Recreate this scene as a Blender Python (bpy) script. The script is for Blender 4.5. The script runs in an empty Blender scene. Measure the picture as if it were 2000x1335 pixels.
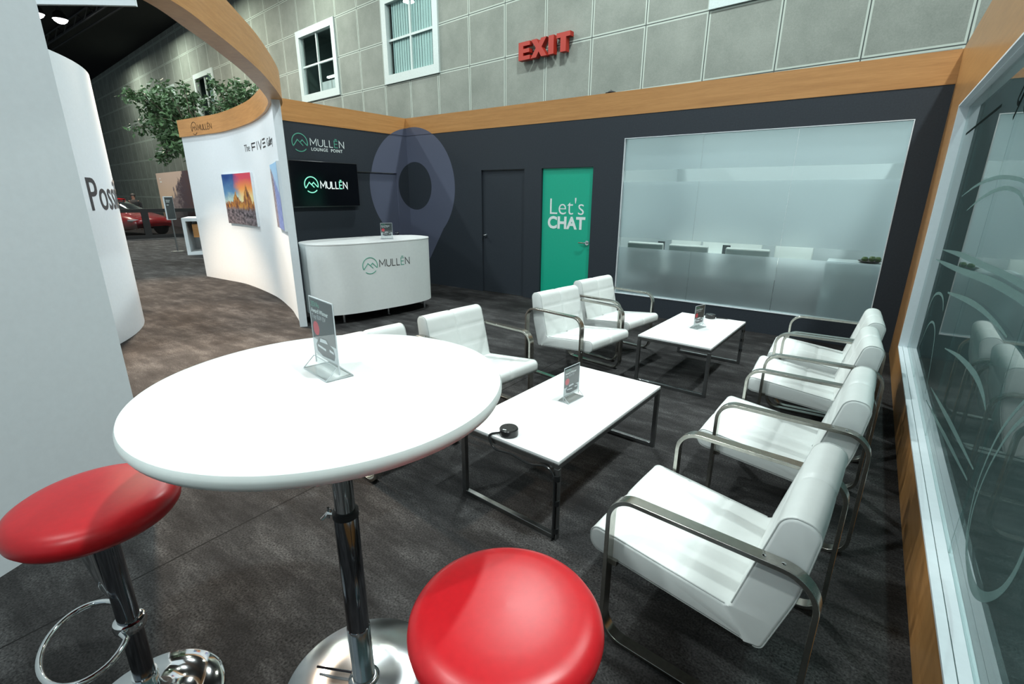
import bpy, bmesh, math, random
from mathutils import Vector, Matrix
from mathutils import noise as mnoise

S = bpy.context.scene
COL = S.collection
PI = math.pi
random.seed(7)

# ------------------------------------------------------------------ camera
CX, CY, CZ = -0.38153, -6.17501, 1.55491
FPX, YAW, PITCH, ROLL = 936.5415, 0.62913, 0.297339, 0.005182
cd = bpy.data.cameras.new('camera')
cam = bpy.data.objects.new('camera', cd)
COL.objects.link(cam)
cd.sensor_fit = 'HORIZONTAL'
cd.sensor_width = 36.0
cd.lens = FPX / 2000.0 * 36.0
cd.clip_start = 0.05
cd.clip_end = 300
fw = Vector((-math.sin(YAW) * math.cos(PITCH), math.cos(YAW) * math.cos(PITCH), -math.sin(PITCH)))
rt = Vector((math.cos(YAW), math.sin(YAW), 0))
up = rt.cross(fw)
r2 = rt * math.cos(ROLL) + up * math.sin(ROLL)
u2 = -rt * math.sin(ROLL) + up * math.cos(ROLL)
mw = Matrix.Identity(4)
for i in range(3):
    mw[i][0], mw[i][1], mw[i][2], mw[i][3] = r2[i], u2[i], -fw[i], (CX, CY, CZ)[i]
cam.matrix_world = mw
S.camera = cam

# ------------------------------------------------------------------ world, exposure, lights
w = bpy.data.worlds.new('hall_ambience')
S.world = w
w.use_nodes = True
w.node_tree.nodes['Background'].inputs[0].default_value = (0.60, 0.76, 0.84, 1)
w.node_tree.nodes['Background'].inputs[1].default_value = 0.46
S.view_settings.view_transform = 'Standard'
S.view_settings.look = 'None'
S.view_settings.gamma = 1.0
S.view_settings.use_curve_mapping = False
S.view_settings.exposure = -0.06
S.cycles.use_denoising = True
S.cycles.max_bounces = 10
S.cycles.transparent_max_bounces = 16
S.cycles.caustics_reflective = False
S.cycles.sample_clamp_indirect = 4.0


def area(name, loc, size, power, col, target=None, spread=180):
    l = bpy.data.lights.new(name, 'AREA')
    l.shape = 'DISK'
    l.size = size
    l.energy = power
    l.color = col
    l.spread = math.radians(spread)
    o = bpy.data.objects.new(name, l)
    COL.objects.link(o)
    o.location = loc
    d = Vector(target) - Vector(loc) if target else Vector((0, 0, -1))
    o.rotation_euler = d.to_track_quat('-Z', 'Y').to_euler()
    return o


def spot(name, loc, target, power, col, angle=60, blend=0.5, size=0.08):
    l = bpy.data.lights.new(name, 'SPOT')
    l.energy = power
    l.color = col
    l.spot_size = math.radians(angle)
    l.spot_blend = blend
    l.shadow_soft_size = size
    o = bpy.data.objects.new(name, l)
    COL.objects.link(o)
    o.location = loc
    o.rotation_euler = (Vector(target) - Vector(loc)).to_track_quat('-Z', 'Y').to_euler()
    return o


COOL = (0.90, 1.0, 0.985)
# the hall's high bay lamps, a grid about ten metres up
for (lx, ly, p) in ((2.05, -3.4, 740), (-5.4, 2.25, 700), (-12.8, -5.2, 620), (-5.0, -9.5, 500), (2.2, 2.4, 420), (-12.6, 2.6, 420), (-20.5, 2.8, 600), (-20.5, -5.2, 360), (-4.6, -13.5, 480), (2.2, -12.5, 430)):
    area('hall_lamp_light', (lx, ly, 10.2), 0.5, p, COOL)
# grazing lamps that scallop the panelled hall wall
for (lx, ly, p) in ((-27.0, 5.4, 330), (-19.3, 5.6, 180), (-36.0, 6.2, 420), (-11.5, 4.9, 110), (-46.0, 6.8, 420)):
    area('wall_wash_light', (lx, ly, 10.6), 0.4, p, (0.92, 1.0, 0.86))
area('mural_fill_light', (-28.0, -0.5, 10.4), 0.5, 1700, (1.0, 0.84, 0.66))  # added warm fill to brighten the mural and the far wall
# warm display spots of the gallery
for tx, ty, lx, ly in ((-10.2, -2.15, -8.9, -4.0), (-8.6, -2.2, -7.6, -4.1), (-7.0, -2.6, -6.4, -4.3)):
    spot('gallery_spot_light', (lx, ly, 3.6), (tx, ty, 1.5), 55, (0.98, 0.96, 1.0), 75, 0.9, 0.1)
for tx, ty, lx, ly in ((-9.6, -3.3, -10.5, -4.5), (-6.6, -4.0, -8.6, -3.6), (-4.6, -4.9, -7.4, -4.2)):
    spot('warm_aisle_spot_light', (lx, ly, 4.2), (tx, ty, 0), 2000, (1.0, 0.74, 0.53), 52, 0.8, 0.1)


# ------------------------------------------------------------------ materials
def new_mat(name):
    m = bpy.data.materials.new(name)
    m.use_nodes = True
    nt = m.node_tree
    return m, nt, nt.nodes['Principled BSDF']


def N(nt, typ, **kw):
    n = nt.nodes.new(typ)
    for k, v in kw.items():
        setattr(n, k, v)
    return n


def math_node(nt, op, a, b=None, clamp=False):
    n = N(nt, 'ShaderNodeMath', operation=op)
    n.use_clamp = clamp
    for i, x in enumerate((a, b)):
        if x is None:
            continue
        if isinstance(x, (int, float)):
            n.inputs[i].default_value = x
        else:
            nt.links.new(x, n.inputs[i])
    return n.outputs[0]


def mixc(nt, fac, a, b):
    n = N(nt, 'ShaderNodeMix', data_type='RGBA')
    for sock, x in ((n.inputs[0], fac), (n.inputs[6], a), (n.inputs[7], b)):
        if isinstance(x, (int, float)):
            sock.default_value = x
        elif isinstance(x, tuple):
            sock.default_value = (x[0], x[1], x[2], 1)
        else:
            nt.links.new(x, sock)
    return n.outputs[2]


def texnoise(nt, vec, scale, detail=4, rough=0.6, stretch=(1, 1, 1)):
    mp = N(nt, 'ShaderNodeMapping')
    mp.inputs['Scale'].default_value = stretch
    nt.links.new(vec, mp.inputs[0])
    t = N(nt, 'ShaderNodeTexNoise')
    t.inputs['Scale'].default_value = scale
    t.inputs['Detail'].default_value = detail
    t.inputs['Roughness'].default_value = rough
    nt.links.new(mp.outputs[0], t.inputs['Vector'])
    return t.outputs[0]


def ramp(nt, fac, stops):
    r = N(nt, 'ShaderNodeValToRGB')
    el = r.color_ramp.elements
    while len(el) < len(stops):
        el.new(0.5)
    for e, (p, c) in zip(el, stops):
        e.position = p
        e.color = (c[0], c[1], c[2], 1)
    nt.links.new(fac, r.inputs[0])
    return r.outputs[0]


def pos(nt):
    return N(nt, 'ShaderNodeNewGeometry').outputs['Position']


def objco(nt):
    return N(nt, 'ShaderNodeTexCoord').outputs['Object']


def bump(nt, b, h, strength, dist=0.002):
    n = N(nt, 'ShaderNodeBump')
    n.inputs['Strength'].default_value = strength
    n.inputs['Distance'].default_value = dist
    nt.links.new(h, n.inputs['Height'])
    nt.links.new(n.outputs[0], b.inputs['Normal'])


def simple(name, col, rough=0.5, metal=0.0, var=0.06, scale=30, bmp=0.0, coat=0.0, spec=None):
    m, nt, b = new_mat(name)
    n = texnoise(nt, objco(nt), scale, 3)
    lo = tuple(c * (1 - var) for c in col)
    hi = tuple(min(1, c * (1 + var)) for c in col)
    nt.links.new(ramp(nt, n, ((0.3, lo), (0.7, hi))), b.inputs['Base Color'])
    b.inputs['Roughness'].default_value = rough
    b.inputs['Metallic'].default_value = metal
    if coat:
        b.inputs['Coat Weight'].default_value = coat
    if spec is not None:
        b.inputs['Specular IOR Level'].default_value = spec
    if bmp:
        bump(nt, b, n, bmp)
    return m


def emis(name, col, strength):
    m, nt, b = new_mat(name)
    b.inputs['Base Color'].default_value = (0.02, 0.02, 0.02, 1)
    b.inputs['Emission Color'].default_value = (*col, 1)
    b.inputs['Emission Strength'].default_value = strength
    return m


XL = -7.1664          # plane of the wall with the screen
HT, HB = 2.798, 2.520  # top and underside of the timber band


def pin_mask(nt):
    """the big map pin printed across the corner: 1 inside it"""
    sx = N(nt, 'ShaderNodeSeparateXYZ')
    nt.links.new(pos(nt), sx.inputs[0])
    u = math_node(nt, 'ADD', math_node(nt, 'SUBTRACT', math_node(nt, 'MAXIMUM', sx.outputs[0], XL), XL), math_node(nt, 'MINIMUM', sx.outputs[1], 0.0))
    z = sx.outputs[2]
    uc, zc, R = 0.14, 1.685, 0.965
    du = math_node(nt, 'SUBTRACT', u, uc)
    dz = math_node(nt, 'SUBTRACT', z, zc)
    d = math_node(nt, 'SQRT', math_node(nt, 'ADD', math_node(nt, 'MULTIPLY', du, du), math_node(nt, 'MULTIPLY', dz, dz)))
    circ = math_node(nt, 'LESS_THAN', d, R)
    au = math_node(nt, 'ABSOLUTE', du)
    wedge = math_node(nt, 'LESS_THAN', au, math_node(nt, 'MULTIPLY', math_node(nt, 'SUBTRACT', z, -0.02), 0.665))
    low = math_node(nt, 'LESS_THAN', z, 1.16)
    wd = math_node(nt, 'MULTIPLY', wedge, low)
    m = math_node(nt, 'MAXIMUM', circ, wd)
    du2 = math_node(nt, 'SUBTRACT', u, 0.165)
    dz2 = math_node(nt, 'SUBTRACT', z, 1.695)
    d2 = math_node(nt, 'SQRT', math_node(nt, 'ADD', math_node(nt, 'MULTIPLY', du2, du2), math_node(nt, 'MULTIPLY', dz2, dz2)))
    return math_node(nt, 'MULTIPLY', m, math_node(nt, 'GREATER_THAN', d2, 0.40))


PINC = (0.098, 0.112, 0.165)


def dark_wall_mat(name, pin=True):
    m, nt, b = new_mat(name)
    n = texnoise(nt, pos(nt), 60, 3)
    c = ramp(nt, n, ((0.3, (0.024, 0.031, 0.040)), (0.7, (0.031, 0.039, 0.050))))
    if pin:
        c = mixc(nt, pin_mask(nt), c, PINC)
    nt.links.new(c, b.inputs['Base Color'])
    b.inputs['Roughness'].default_value = 0.55
    b.inputs['Specular IOR Level'].default_value = 0.35
    return m


def wood_mat(name, stretch, pin=False, rough=0.38, tint=1.0):
    m, nt, b = new_mat(name)
    p = pos(nt)
    g = texnoise(nt, p, 5.0, 6, 0.65, stretch)
    f = texnoise(nt, p, 38.0, 3, 0.6, stretch)
    s = math_node(nt, 'ADD', math_node(nt, 'MULTIPLY', g, 0.65), math_node(nt, 'MULTIPLY', f, 0.35))
    c = ramp(nt, s, ((0.30, (0.40 * tint, 0.185 * tint, 0.060 * tint)), (0.5, (0.50 * tint, 0.245 * tint, 0.083 * tint)), (0.72, (0.60 * tint, 0.31 * tint, 0.115 * tint))))
    if pin:
        c = mixc(nt, pin_mask(nt), c, PINC)
    nt.links.new(c, b.inputs['Base Color'])
    b.inputs['Roughness'].default_value = rough
    return m


def carpet_mat():
    m, nt, b = new_mat('dark_mottled_carpet')
    p = pos(nt)
    big = texnoise(nt, p, 2.4, 6, 0.68, (1.0, 1.5, 1))
    brush = texnoise(nt, p, 2.2, 6, 0.7, (0.7, 3.0, 1))
    fine = texnoise(nt, p, 120, 3, 0.6)
    s = math_node(nt, 'ADD', math_node(nt, 'MULTIPLY', big, 0.5), math_node(nt, 'MULTIPLY', brush, 0.5))
    c = ramp(nt, s, ((0.39, (0.026, 0.025, 0.026)), (0.50, (0.060, 0.059, 0.060)), (0.61, (0.135, 0.134, 0.135))))
    c2 = mixc(nt, math_node(nt, 'MULTIPLY', math_node(nt, 'SUBTRACT', fine, 0.30), 2.2, True), (0.014, 0.014, 0.014), c)
    # the seams between the rolls
    sx = N(nt, 'ShaderNodeSeparateXYZ')
    nt.links.new(p, sx.inputs[0])
    seam = math_node(nt, 'ABSOLUTE', math_node(nt, 'SUBTRACT', math_node(nt, 'PINGPONG', math_node(nt, 'ADD', sx.outputs[0], 2.625 + 3.66 * 5), 1.83), 0.0))
    sm = math_node(nt, 'LESS_THAN', seam, 0.004)
    c3 = mixc(nt, sm, c2, (0.012, 0.012, 0.012))
    nt.links.new(c3, b.inputs['Base Color'])
    b.inputs['Roughness'].default_value = 0.95
    b.inputs['Specular IOR Level'].default_value = 0.15
    bump(nt, b, fine, 0.6, 0.004)
    return m


HW_D = Vector((0.99702619, -0.0770634, 0))   # along the hall wall, towards +x
HW_N = Vector((0.0770634, 0.99702619, 0))    # away from the camera
HW_O = Vector((CX, CY, 0)) + HW_N * 12.0     # s = 0


def hall_wall_mat():
    m, nt, b = new_mat('hall_concrete_panels')
    p = pos(nt)
    sub = N(nt, 'ShaderNodeVectorMath', operation='SUBTRACT')
    nt.links.new(p, sub.inputs[0])
    sub.inputs[1].default_value = HW_O
    dt = N(nt, 'ShaderNodeVectorMath', operation='DOT_PRODUCT')
    nt.links.new(sub.outputs[0], dt.inputs[0])
    dt.inputs[1].default_value = HW_D
    sx = N(nt, 'ShaderNodeSeparateXYZ')
    nt.links.new(p, sx.inputs[0])
    s, z = dt.outputs['Value'], sx.outputs[2]

    def dist(v, off, per):
        a = math_node(nt, 'ADD', v, -off + per * 60)
        fr = math_node(nt, 'SUBTRACT', math_node(nt, 'FRACT', math_node(nt, 'DIVIDE', a, per)), 0.5)
        return math_node(nt, 'MULTIPLY', math_node(nt, 'SUBTRACT', 0.5, math_node(nt, 'ABSOLUTE', fr)), per)
    ds = dist(s, -4.62, 1.485)
    dz = dist(z, 5.42, 1.39)
    dm = math_node(nt, 'MINIMUM', ds, dz)
    trim = math_node(nt, 'MULTIPLY', math_node(nt, 'LESS_THAN', dm, 0.045), math_node(nt, 'GREATER_THAN', dm, 0.011))
    gap = math_node(nt, 'LESS_THAN', dm, 0.011)
    big = texnoise(nt, p, 0.9, 5, 0.65)
    fine = texnoise(nt, p, 40, 4, 0.7)
    mx = math_node(nt, 'ADD', math_node(nt, 'MULTIPLY', big, 0.6), math_node(nt, 'MULTIPLY', fine, 0.4))
    c = ramp(nt, mx, ((0.32, (0.165, 0.185, 0.162)), (0.68, (0.285, 0.305, 0.272))))
    c = mixc(nt, trim, c, (0.43, 0.48, 0.43))
    c = mixc(nt, gap, c, (0.06, 0.07, 0.065))
    nt.links.new(c, b.inputs['Base Color'])
    b.inputs['Roughness'].default_value = 0.85
    h = math_node(nt, 'SUBTRACT', trim, gap)
    bump(nt, b, h, 0.5, 0.01)
    return m


def film_mat():
    m, nt, b = new_mat('etched_film')
    b.inputs['Base Color'].default_value = (0.20, 0.31, 0.30, 1)
    b.inputs['Roughness'].default_value = 0.9
    b.inputs['Specular IOR Level'].default_value = 0.0
    b.inputs['Alpha'].default_value = 0.42
    return m


def glassy(name, tint, rough=0.0, ior=1.5, haze=0.0, hazecol=(0.3, 0.45, 0.45)):
    m, nt, b = new_mat(name)
    nt.nodes.remove(b)
    out = nt.nodes['Material Output']
    tr = N(nt, 'ShaderNodeBsdfTransparent')
    tr.inputs[0].default_value = (*tint, 1)
    gl = N(nt, 'ShaderNodeBsdfGlossy')
    gl.inputs['Roughness'].default_value = rough
    fr = N(nt, 'ShaderNodeFresnel')
    bf = N(nt, 'ShaderNodeNewGeometry').outputs['Backfacing']
    nt.links.new(math_node(nt, 'ADD', math_node(nt, 'MULTIPLY', bf, 1.0 / ior - ior), ior), fr.inputs[0])
    mx = N(nt, 'ShaderNodeMixShader')
    body = tr.outputs[0]
    if haze:  # painted haze: a diffuse teal share that lightens the dark pane
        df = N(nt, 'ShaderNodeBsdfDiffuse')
        df.inputs[0].default_value = (*hazecol, 1)
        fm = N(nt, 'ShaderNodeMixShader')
        fm.inputs[0].default_value = haze
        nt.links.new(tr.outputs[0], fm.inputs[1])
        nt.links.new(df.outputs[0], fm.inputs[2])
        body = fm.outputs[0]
    nt.links.new(fr.outputs[0], mx.inputs[0])
    nt.links.new(body, mx.inputs[1])
    nt.links.new(gl.outputs[0], mx.inputs[2])
    nt.links.new(mx.outputs[0], out.inputs[0])
    return m


def frosted_mat():
    """clear glass with bands of etched frosting; the bands are set by height"""
    m, nt, b = new_mat('banded_frosted_glass')
    out = nt.nodes['Material Output']
    nt.nodes.remove(b)
    sx = N(nt, 'ShaderNodeSeparateXYZ')
    nt.links.new(pos(nt), sx.inputs[0])
    z = sx.outputs[2]

    def band(a, c):
        return math_node(nt, 'MULTIPLY', math_node(nt, 'GREATER_THAN', z, a), math_node(nt, 'LESS_THAN', z, c))
    clear = math_node(nt, 'MAXIMUM', band(0.890, 1.020), band(1.722, 1.866))
    rf = N(nt, 'ShaderNodeBsdfRefraction')
    rf.inputs['Color'].default_value = (0.86, 0.93, 0.93, 1)
    rf.inputs['Roughness'].default_value = 0.42
    rf.inputs['IOR'].default_value = 1.25
    tl = N(nt, 'ShaderNodeBsdfTranslucent')
    tl.inputs[0].default_value = (0.78, 0.86, 0.88, 1)
    df = N(nt, 'ShaderNodeBsdfDiffuse')
    df.inputs[0].default_value = (0.66, 0.74, 0.77, 1)
    m1 = N(nt, 'ShaderNodeMixShader')
    m1.inputs[0].default_value = 0.16
    nt.links.new(rf.outputs[0], m1.inputs[1])
    nt.links.new(tl.outputs[0], m1.inputs[2])
    m2 = N(nt, 'ShaderNodeMixShader')
    m2.inputs[0].default_value = 0.08
    nt.links.new(m1.outputs[0], m2.inputs[1])
    nt.links.new(df.outputs[0], m2.inputs[2])
    tr = N(nt, 'ShaderNodeBsdfTransparent')
    tr.inputs[0].default_value = (0.90, 0.95, 0.94, 1)
    m3 = N(nt, 'ShaderNodeMixShader')
    nt.links.new(clear, m3.inputs[0])
    nt.links.new(m2.outputs[0], m3.inputs[1])
    nt.links.new(tr.outputs[0], m3.inputs[2])
    gl = N(nt, 'ShaderNodeBsdfGlossy')
    gl.inputs['Roughness'].default_value = 0.12
    fr = N(nt, 'ShaderNodeFresnel')
    bf = N(nt, 'ShaderNodeNewGeometry').outputs['Backfacing']
    nt.links.new(math_node(nt, 'ADD', math_node(nt, 'MULTIPLY', bf, 1.0 / 1.35 - 1.35), 1.35), fr.inputs[0])
    m4 = N(nt, 'ShaderNodeMixShader')
    nt.links.new(fr.outputs[0], m4.inputs[0])
    nt.links.new(m3.outputs[0], m4.inputs[1])
    nt.links.new(gl.outputs[0], m4.inputs[2])
    nt.links.new(m4.outputs[0], out.inputs[0])
    return m


def brushed_mat():
    m, nt, b = new_mat('brushed_steel_plate')
    n = texnoise(nt, objco(nt), 9, 3)
    nt.links.new(ramp(nt, n, ((0.3, (0.33, 0.345, 0.355)), (0.7, (0.42, 0.435, 0.445)))), b.inputs['Base Color'])
    b.inputs['Metallic'].default_value = 1.0
    b.inputs['Roughness'].default_value = 0.20
    b.inputs['Anisotropic'].default_value = 0.75
    tg = N(nt, 'ShaderNodeTangent', direction_type='RADIAL', axis='Z')
    nt.links.new(tg.outputs[0], b.inputs['Tangent'])
    return m


M = dict(
    carpet=carpet_mat(), concrete=hall_wall_mat(),
    darkwall=dark_wall_mat('charcoal_wall_paint'), darkdoor=dark_wall_mat('charcoal_door_paint'),
    woodx=wood_mat('timber_band', (0.25, 6, 6), True), woody=wood_mat('timber_band_side', (6, 0.25, 6), True),
    woodwall=wood_mat('timber_wall', (2.0, 0.5, 6.0), False, 0.30, 0.85), woodring=wood_mat('timber_ring', (0.6, 0.6, 8), False, 0.42, 1.02),
    white=simple('white_wall_laminate', (0.70, 0.76, 0.80), 0.55, var=0.02),
    whitegloss=simple('white_tabletop_laminate', (0.86, 0.88, 0.88), 0.22, var=0.01),
    whiteedge=simple('white_edge_band', (0.80, 0.86, 0.84), 0.4, var=0.04, scale=12),
    desk=simple('white_desk_laminate', (0.78, 0.82, 0.815), 0.4, var=0.02),
    frame=simple('white_frame_paint', (0.76, 0.82, 0.86), 0.4, var=0.02),
    green=simple('green_door_vinyl', (0.006, 0.42, 0.27), 0.4, var=0.02),
    vinylwhite=simple('white_vinyl', (0.80, 0.88, 0.87), 0.5), vinylgreen=simple('green_vinyl', (0.10, 0.40, 0.29), 0.5),
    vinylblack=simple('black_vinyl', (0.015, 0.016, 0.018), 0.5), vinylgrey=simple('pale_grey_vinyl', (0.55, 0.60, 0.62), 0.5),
    darkink=simple('dark_brown_ink', (0.06, 0.03, 0.012), 0.6),
    leather=simple('white_leather', (0.75, 0.785, 0.77), 0.42, var=0.025, scale=14, bmp=0.05),
    stitch=simple('grey_stitched_piping', (0.52, 0.55, 0.54), 0.5),
    nickel=simple('brushed_nickel', (0.46, 0.45, 0.41), 0.24, 1.0, var=0.10, scale=60),
    steel=simple('satin_steel_tube', (0.30, 0.31, 0.31), 0.30, 1.0, var=0.08),
    chrome=simple('chrome', (0.74, 0.76, 0.77), 0.06, 1.0, var=0.02), darkchrome=simple('dark_chrome', (0.22, 0.23, 0.25), 0.10, 1.0, var=0.05),
    brushed=brushed_mat(),
    red=simple('red_leatherette', (0.50, 0.008, 0.014), 0.36, var=0.05, scale=60, bmp=0.03),
    black=simple('black_plastic', (0.012, 0.013, 0.014), 0.28), blackmatt=simple('matt_black', (0.010, 0.010, 0.011), 0.75),
    screen=simple('screen_black', (0.003, 0.004, 0.006), 0.12),
    logolit=emis('lit_logo_green', (0.30, 1.0, 0.72), 1.1), textlit=emis('lit_text_white', (0.86, 1.0, 0.97), 1.1),
    exitred=simple('exit_red', (0.36, 0.022, 0.010), 0.5, var=0.03),
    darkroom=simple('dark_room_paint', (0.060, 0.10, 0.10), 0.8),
    ceil=simple('black_ceiling', (0.006, 0.006, 0.007), 0.9), truss=simple('black_steel', (0.012, 0.012, 0.013), 0.6),
    roomwall=simple('meeting_room_wall', (0.60, 0.66, 0.68), 0.7, var=0.02),
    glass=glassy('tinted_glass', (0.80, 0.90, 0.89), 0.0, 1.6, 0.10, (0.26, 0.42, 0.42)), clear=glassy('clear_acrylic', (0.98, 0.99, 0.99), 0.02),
    smoked=glassy('smoked_glass', (0.55, 0.55, 0.56)), winglass=glassy('window_glass', (0.93, 0.97, 0.96)),
    frost=frosted_mat(), etched=film_mat(), glassink=simple('dark_glass_ink', (0.012, 0.016, 0.016), 0.95, spec=0.0),
    blind=simple('teal_blind', (0.50, 0.66, 0.66), 0.6), blinddark=simple('office_dark', (0.10, 0.145, 0.138), 0.7), winframe=simple('hall_window_frame', (0.52, 0.60, 0.59), 0.5),
    tube=emis('office_tube_light', (0.9, 1.0, 0.98), 6.0), lamplens=emis('lamp_lens', (1.0, 1.0, 0.97), 8.0),
    leafd=simple('ficus_leaf', (0.095, 0.175, 0.080), 0.4, var=0.6, scale=7), bark=simple('grey_bark', (0.16, 0.13, 0.10), 0.8, var=0.3),
    car=simple('red_car_paint', (0.42, 0.006, 0.012), 0.25, coat=0.8), carglass=simple('car_window', (0.016, 0.02, 0.022), 0.06),
    rubber=simple('tyre_rubber', (0.012, 0.012, 0.012), 0.8), poster=simple('poster_charcoal', (0.055, 0.065, 0.070), 0.45),
    posterlight=simple('poster_light', (0.52, 0.58, 0.60), 0.45), badge=simple('poster_red', (0.62, 0.05, 0.075), 0.45),
    cloth=simple('black_clothes', (0.012, 0.012, 0.013), 0.9), skin=simple('skin', (0.30, 0.16, 0.11), 0.6), hair=simple('dark_hair', (0.010, 0.008, 0.007), 0.6),
    fruit=simple('green_fruit', (0.12, 0.20, 0.05), 0.4, var=0.2), dish=simple('dark_dish', (0.05, 0.035, 0.03), 0.4), pot=simple('planter_grey', (0.16, 0.16, 0.16), 0.6),
)


# ------------------------------------------------------------------ mesh builder
class MB:
    def __init__(s):
        s.v, s.f, s.uv = [], [], {}

    def add(s, vs, fs):
        o = len(s.v)
        s.v += [Vector(p) for p in vs]
        s.f += [tuple(i + o for i in f) for f in fs]
        return o

    def bbox(s, x0, x1, y0, y1, z0, z1, mtx=None):
        vs = [Vector((x, y, z)) for z in (z0, z1) for y in (y0, y1) for x in (x0, x1)]
        if mtx:
            vs = [mtx @ p for p in vs]
        s.add(vs, [(0, 2, 3, 1), (4, 5, 7, 6), (0, 1, 5, 4), (2, 6, 7, 3), (0, 4, 6, 2), (1, 3, 7, 5)])
        return s

    def box(s, c, d, mtx=None):
        return s.bbox(c[0] - d[0] / 2, c[0] + d[0] / 2, c[1] - d[1] / 2, c[1] + d[1] / 2, c[2] - d[2] / 2, c[2] + d[2] / 2, mtx)

    def lathe(s, prof, n=48, c=(0, 0, 0), mtx=None):
        vs, fs = [], []
        k = len(prof)
        for i in range(n):
            a = 2 * PI * i / n
            for r, z in prof:
                vs.append(Vector((c[0] + r * math.cos(a), c[1] + r * math.sin(a), c[2] + z)))
        for i in range(n):
            j = (i + 1) % n
            for q in range(k - 1):
                fs.append((i * k + q, j * k + q, j * k + q + 1, i * k + q + 1))
        if mtx:
            vs = [mtx @ p for p in vs]
        o = s.add(vs, fs)
        if prof[0][0] > 1e-6:
            s.f.append(tuple(o + i * k for i in reversed(range(n))))
        if prof[-1][0] > 1e-6:
            s.f.append(tuple(o + i * k + k - 1 for i in range(n)))
        return s

    def sweep(s, path, sect, upv=Vector((0, 0, 1)), closed=False, scales=None):
        """sect: list of (a,b): a along side vector, b along the second normal"""
        P = [Vector(p) for p in path]
        n, k = len(P), len(sect)
        vs, fs = [], []
        for i in range(n):
            a = P[i - 1] if (i > 0 or closed) else P[i]
            b = P[(i + 1) % n] if (i < n - 1 or closed) else P[i]
            t = (b - a).normalized()
            uu = upv if abs(t.dot(upv)) < 0.98 else Vector((1, 0, 0)) if abs(t.x) < 0.9 else Vector((0, 1, 0))
            side = t.cross(uu).normalized()
            nn = side.cross(t).normalized()
            f = 1.0
            if 0 < i < n - 1 or closed:
                d1, d2 = (P[i] - a).normalized(), (b - P[i]).normalized()
                f = 1.0 / max(0.5, math.cos(d1.angle(d2, 0) / 2))
            sc = scales[i] if scales else 1.0
            for (p, q) in sect:
                vs.append(P[i] + side * p * sc * (f if len(sect) == 4 else 1) + nn * q * sc)
        m = n if closed else n - 1
        for i in range(m):
            j = (i + 1) % n
            for q in range(k):
                r = (q + 1) % k
                fs.append((i * k + q, i * k + r, j * k + r, j * k + q))
        o = s.add(vs, fs)
        if not closed:
            s.f.append(tuple(o + q for q in reversed(range(k))))
            s.f.append(tuple(o + (n - 1) * k + q for q in range(k)))
        return s

    def tube(s, path, r, n=10, closed=False, upv=Vector((0, 0, 1)), scales=None):
        return s.sweep(path, [(r * math.cos(2 * PI * i / n), r * math.sin(2 * PI * i / n)) for i in range(n)], upv, closed, scales)

    def cyl(s, a, b, r, n=16, r1=None):
        return s.tube([a, b], r, n, scales=[1, (r1 / r) if r1 is not None else 1])

    def prism(s, poly, fn, t):
        """poly in (u,v); fn(u,v,w)->xyz; front at w=t, sides down to w=0"""
        n = len(poly)
        vs = [Vector(fn(u, v, t)) for u, v in poly] + [Vector(fn(u, v, 0)) for u, v in poly]
        fs = [tuple(range(n)), tuple(reversed(range(n, 2 * n)))]
        for i in range(n):
            j = (i + 1) % n
            fs.append((i, n + i, n + j, j))
        s.add(vs, fs)
        return s

    def stroke(s, pts, wd, fn, t=0.002, closed=False, sub=0.0):
        P = [Vector(p) for p in pts]
        if sub:
            Q = [P[0]]
            for a, b in zip(P, P[1:]):
                k = max(1, int((b - a).length / sub))
                Q += [a.lerp(b, (i + 1) / k) for i in range(k)]
            P = Q
        n = len(P)
        L, R = [], []
        for i in range(n):
            a = P[i - 1] if (i > 0 or closed) else None
            b = P[(i + 1) % n] if (i < n - 1 or closed) else None
            d1 = (P[i] - a).normalized() if a is not None else (b - P[i]).normalized()
            d2 = (b - P[i]).normalized() if b is not None else d1
            n1, n2 = Vector((-d1.y, d1.x)), Vector((-d2.y, d2.x))
            m = (n1 + n2)
            m = m.normalized() if m.length > 1e-6 else n1
            k = wd[i] / 2 if isinstance(wd, (list, tuple)) else wd / 2
            k = k / max(0.45, m.dot(n1))
            L.append(P[i] + m * k)
            R.append(P[i] - m * k)
        m = n if closed else n - 1
        for i in range(m):
            j = (i + 1) % n
            s.prism([L[i], R[i], R[j], L[j]], fn, t)
        return s

    def build(s, name, mat, parent=None, smooth=True, bevel=0.0, seg=2, angle=35, loc=None):
        me = bpy.data.meshes.new(name)
        me.from_pydata([tuple(p) for p in s.v], [], s.f)
        me.validate()
        bm = bmesh.new()
        bm.from_mesh(me)
        bmesh.ops.recalc_face_normals(bm, faces=bm.faces)
        bm.to_mesh(me)
        bm.free()
        if smooth:
            me.shade_smooth()
            me.set_sharp_from_angle(angle=math.radians(angle))
        o = bpy.data.objects.new(name, me)
        COL.objects.link(o)
        me.materials.append(mat)
        if parent:
            o.parent = parent
        if loc:
            o.location = loc
        if bevel:
            b = o.modifiers.new('bevel', 'BEVEL')
            b.width = bevel
            b.segments = seg
            b.limit_method = 'ANGLE'
            b.angle_limit = math.radians(40)
        return o


def thing(name, label, cat, loc=(0, 0, 0), rz=0.0, group=None):
    o = bpy.data.objects.new(name, None)
    o.empty_display_size = 0.1
    COL.objects.link(o)
    o.location = loc
    o.rotation_euler = (0, 0, rz)
    tag(o, label, cat, group)
    return o


def tag(o, label, cat, group=None):
    o['label'] = label
    o['category'] = cat
    if group:
        o['group'] = group
    return o


def struct(o):
    o['kind'] = 'structure'
    return o


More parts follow.
